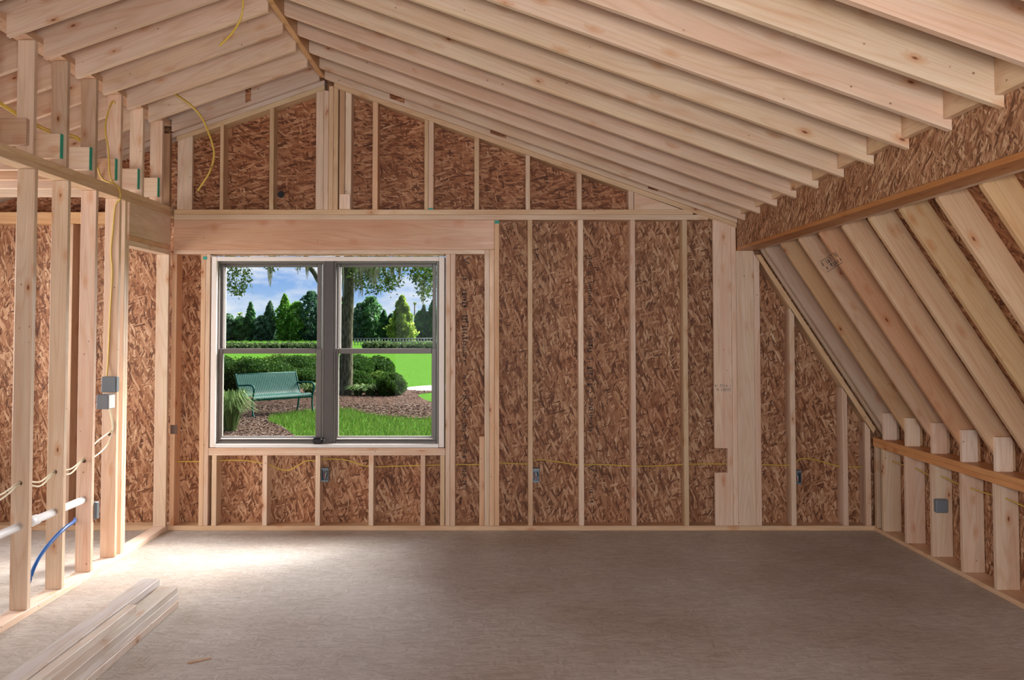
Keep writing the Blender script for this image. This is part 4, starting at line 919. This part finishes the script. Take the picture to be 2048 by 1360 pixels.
leaf = [clustered([(430, 480), (505, 480), (500, 548), (497, 575), (480, 592), (474, 607), (466, 600), (458, 575), (430, 580)], 130, 9, -2.5, -1, .07),
        clustered([(700, 480), (880, 480), (880, 545), (845, 548), (812, 540), (808, 560), (800, 578), (775, 584), (752, 588), (735, 580), (712, 568), (700, 550)], 330, 9, -2, 1.5, .085),
        clustered([(818, 520), (880, 520), (880, 590), (866, 575), (852, 597), (838, 592), (834, 572), (824, 560)], 110, 9, -2, 0, .08),
        clustered([(530, 480), (560, 480), (555, 530), (549, 541), (538, 538)], 25, 8, -1.5, -.5, .06),
        clustered([(590, 500), (600, 500), (599, 545), (592, 546)], 9, 8, -1, 0, .05),
        clustered([(400, 300), (950, 300), (950, 470), (400, 470)], 900, 9, -3, 3, .18)]
V, Fq = quads(np.concatenate(leaf), .11, asp=.45); npmesh('foliage', V, Fq, LF, oak)
MOSS = leafmat('spanish_moss', (.12, .14, .08), (.30, .32, .22), .8, .3)
Vm = []; Fm = []; rnd = random.Random(3)
for px, y0, y1, cnt in ((541, 535, 575, 7), (596, 520, 552, 3), (615, 528, 560, 3), (712, 530, 590, 8), (722, 530, 600, 6), (748, 530, 585, 10), (755, 530, 570, 8), (785, 530, 565, 8), (733, 530, 560, 10), (800, 530, 575, 5), (846, 560, 615, 4), (686, 530, 600, 2), (740, 530, 575, 8)):
    for i in range(cnt*3):
        x_ = px+rnd.gauss(0, 2.2); e_ = y0+(y1-y0)*rnd.uniform(.4, 1); dd_ = rnd.uniform(-1.2, .6); o_ = len(Vm); k = 6
        for j in range(k+1):
            f = j/k; q = at(x_+math.sin(f*4+i)*.9, y0+(e_-y0)*f, TY+dd_); w_ = .016*(1-f*.8); Vm += [q+Vector((-w_, 0, 0)), q+Vector((w_, 0, 0))]
        for j in range(k): Fm.append((o_+2*j, o_+2*j+1, o_+2*j+3, o_+2*j+2))
mesh_from('hanging_moss', Vm, Fm, MOSS, oak)

# ---- far hedges, trees, railing
FH = leafmat('far_hedge_leaf', (.05, .10, .03), (.20, .28, .11))
def fhedge(px0, px1, ytop, ybase, n, lab, bumps):
    g = gp((px0+px1)/2, ybase); s = g.y/F; blobs = []
    w_ = (px1-px0)/bumps
    for i in range(bumps):
        c_ = px0+w_*(i+.5); zt = at(700, ytop+random.uniform(-.5, .8), g.y).z
        blobs.append((((c_-PX)*s, g.y+random.uniform(-.3, .3), GZ0+(zt-GZ0)*.35), (w_*.62*s, 1.3, (zt-GZ0)*.65)))
    bush('far_hedge', blobs, n, .22, FH, lab, 'hedge', 'distant hedges across the lawn')
fhedge(430, 660, 684.5, 698, 7000, 'long low distant hedge seen through the left window unit', 16)
fhedge(664, 686, 683, 697, 900, 'short piece of distant hedge just left of the trunk', 2)
fhedge(727, 779, 682, 697, 2500, 'distant rounded hedge right of the trunk, below the railing', 3)
fhedge(780, 802, 685, 697, 1000, 'smallest distant hedge piece between two longer hedge runs', 1)
fhedge(801, 900, 684.5, 697, 3000, 'distant hedge run at the right edge of the window view', 6)
TD = 150.0
def tmat(name, a, b_): return leafmat(name, tuple(v*1.5 for v in a), tuple(v*1.5 for v in b_), .7, .5)  # leaf colours lightened to stand for haze over the far trees
TM = {'bright': tmat('tree_leaf_bright', (.05, .17, .02), (.22, .42, .07)), 'mid': tmat('tree_leaf_mid', (.03, .11, .04), (.14, .28, .10)), 'blue': tmat('tree_leaf_bluish', (.04, .10, .06), (.18, .28, .17)), 'dark': tmat('tree_leaf_dark', (.02, .06, .035), (.08, .17, .09)), 'cyp': tmat('cypress_leaf', (.08, .17, .02), (.30, .38, .07))}
TRB = plain('far_bark', (.12, .11, .09), .9)
def ftree(px, w_, ytop, shape, mt, lab, d=TD, trunk=True, n=2400, ybot=684):
    s = d/F; X = (px-PX)*s; zt = at(700, ytop, d).z; z0 = at(700, ybot, d).z; hw = w_/2*s; H_ = zt-GZ0
    t = rng_.uniform(0, 1, n)
    if shape == 'cone': rad = np.clip((1-t)**.8*1.05+.05, 0, 1)*np.where(t < .12, .6+t*3.3, 1)
    elif shape == 'spire': rad = (np.sin(np.pi*np.clip(t*.94+.06, 0, 1))**.7)*(1-t*.45)
    else: rad = np.sin(np.pi*np.clip(t*.88+.10, 0, 1))**.5
    a = rng_.uniform(0, 2*np.pi, n); lob = 1+.25*np.sin(a*3+t*11+X)+.22*np.sin(a*4-t*23+X)+rng_.normal(0, .08, n)
    r_ = rad*lob*np.sqrt(rng_.uniform(.35, 1, n))*hw
    zc = z0+.3+(zt-z0-.3)*t
    C = np.column_stack([X+r_*np.cos(a), d+r_*np.sin(a), zc]); V, Fq = quads(C, .5, asp=.6)
    o = empty('distant_tree', (X, d, GZ0)); tagit(o, lab, 'tree', 'trees beyond the lawn')
    npmesh('crown', V, Fq, TM[mt], o)
    tube('trunk', [(X, d, GZ0), (X, d, GZ0+H_*.75)], .10, TRB, o, 6, 0, .05)
    return o
FT = [(455, 34, 628, 'round', 'blue', 'grey-green round tree at the far left of the window view'), (480, 30, 634, 'round', 'mid', 'low mid-green tree under the distant palm'), (501, 24, 605, 'spire', 'mid', 'slender pointed tree, first tall one from the left'),
      (523, 30, 632, 'round', 'blue', 'low bluish tree between the slender one and the tall group'), (540, 30, 603, 'spire', 'blue', 'bluish green tree left of the bright green pair'), (569, 40, 589, 'spire', 'bright', 'bright green broad tree, taller one of the bright pair'),
      (594, 38, 604, 'round', 'bright', 'bright green tree with slim pale trunk, lower one of the bright pair'), (622, 44, 583, 'round', 'dark', 'tallest dark green tree right of the bright pair'), (652, 36, 600, 'round', 'dark', 'dark tree mostly behind the centre mullion'),
      (680, 28, 590, 'spire', 'mid', 'mid-green tree just left of the oak trunk'), (722, 36, 606, 'round', 'blue', 'greyish green tree right of the oak trunk'), (742, 42, 594, 'round', 'mid', 'tall feathery tree between oak trunk and cypress'),
      (768, 24, 621, 'spire', 'mid', 'short pointed tree left of the golden-green cypress'), (785, 26, 628, 'round', 'dark', 'dark low tree close behind the cypress on its left'), (842, 26, 622, 'round', 'mid', 'low tree right of the distant lone palm'),
      (848, 20, 610, 'spire', 'blue', 'pointed bluish tree near the right edge of the window view'), (866, 30, 600, 'spire', 'mid', 'tree partly cut by the right window stile')]
for a in FT: ftree(*a)
for i, (px, lb) in enumerate(((440, 'dark undergrowth tree at the far left edge of the treeline'), (472, 'dark backing tree below the palm'), (510, 'dark backing tree behind the slender pointed tree'), (550, 'dark backing tree behind the bluish tree'), (590, 'dark backing tree behind the pale slim trunk'), (635, 'dark backing tree beside the mullion, lower right of the tallest tree'), (672, 'dark backing tree left of the oak trunk'), (715, 'dark backing tree right of the oak trunk'), (755, 'dark backing tree above the railing'), (800, 'dark backing tree behind the cypress'), (845, 'dark backing tree under the lone palm'), (880, 'dark backing tree at the right edge of the view'))):
    ftree(px, 54, 640+(i*7) % 9, 'round', 'dark', lb, d=TD+9, n=1500, ybot=689)
ftree(804, 56, 592, 'cone', 'cyp', 'golden-green conical cypress standing in front of the distant treeline', d=120, n=3800, ybot=687)
def palm(px, ytop, w_, lab, d=TD+2):
    s = d/F; X = (px-PX)*s; zt = at(700, ytop, d).z; o = empty('distant_palm', (X, d, GZ0)); tagit(o, lab, 'palm')
    tube('trunk', [(X, d, GZ0), (X, d, zt-.2)], .13, TRB, o, 6, 0)
    V = []; Fc = []
    for i in range(22):
        a = i*2.4; e_ = random.uniform(-.5, .9); dv = Vector((math.cos(a)*math.cos(e_), math.sin(a)*math.cos(e_), math.sin(e_))); r_ = w_/2*s
        c0 = Vector((X, d, zt-.3)); sv = Vector((-dv.y, dv.x, .2)).normalized()*.12; k = len(V)
        V += [c0, c0+dv*r_*.55+sv, c0+dv*r_+Vector((0, 0, -.25*r_)), c0+dv*r_*.55-sv]; Fc.append((k, k+1, k+2, k+3))
    mesh_from('fronds', V, Fc, TM['cyp'], o)
palm(829.5, 603, 10, 'lone thin palm rising high right of the cypress'); palm(480, 624, 14, 'palm with drooping fronds above the low trees at the left')
RW = plain('weathered_rail', (.13, .13, .14), .7)
rl = empty('distant_railing', (gp(790, 691).x, 112, GZ0)); tagit(rl, 'pale post and rail fence across the lawn, right of the oak trunk', 'fence')
def rz(y_): return at(700, y_, 112).z
for y_ in (677.2, 683.5): tube('rail', [((708-PX)*112/F, 112, rz(y_)), ((900-PX)*112/F, 112, rz(y_))], .06, RW, rl, 6, 0)
for i in range(33): 
    X = (710+i*6-PX)*112/F; tube('post', [(X, 112, GZ0), (X, 112, rz(677))], .045, RW, rl, 5, 0)
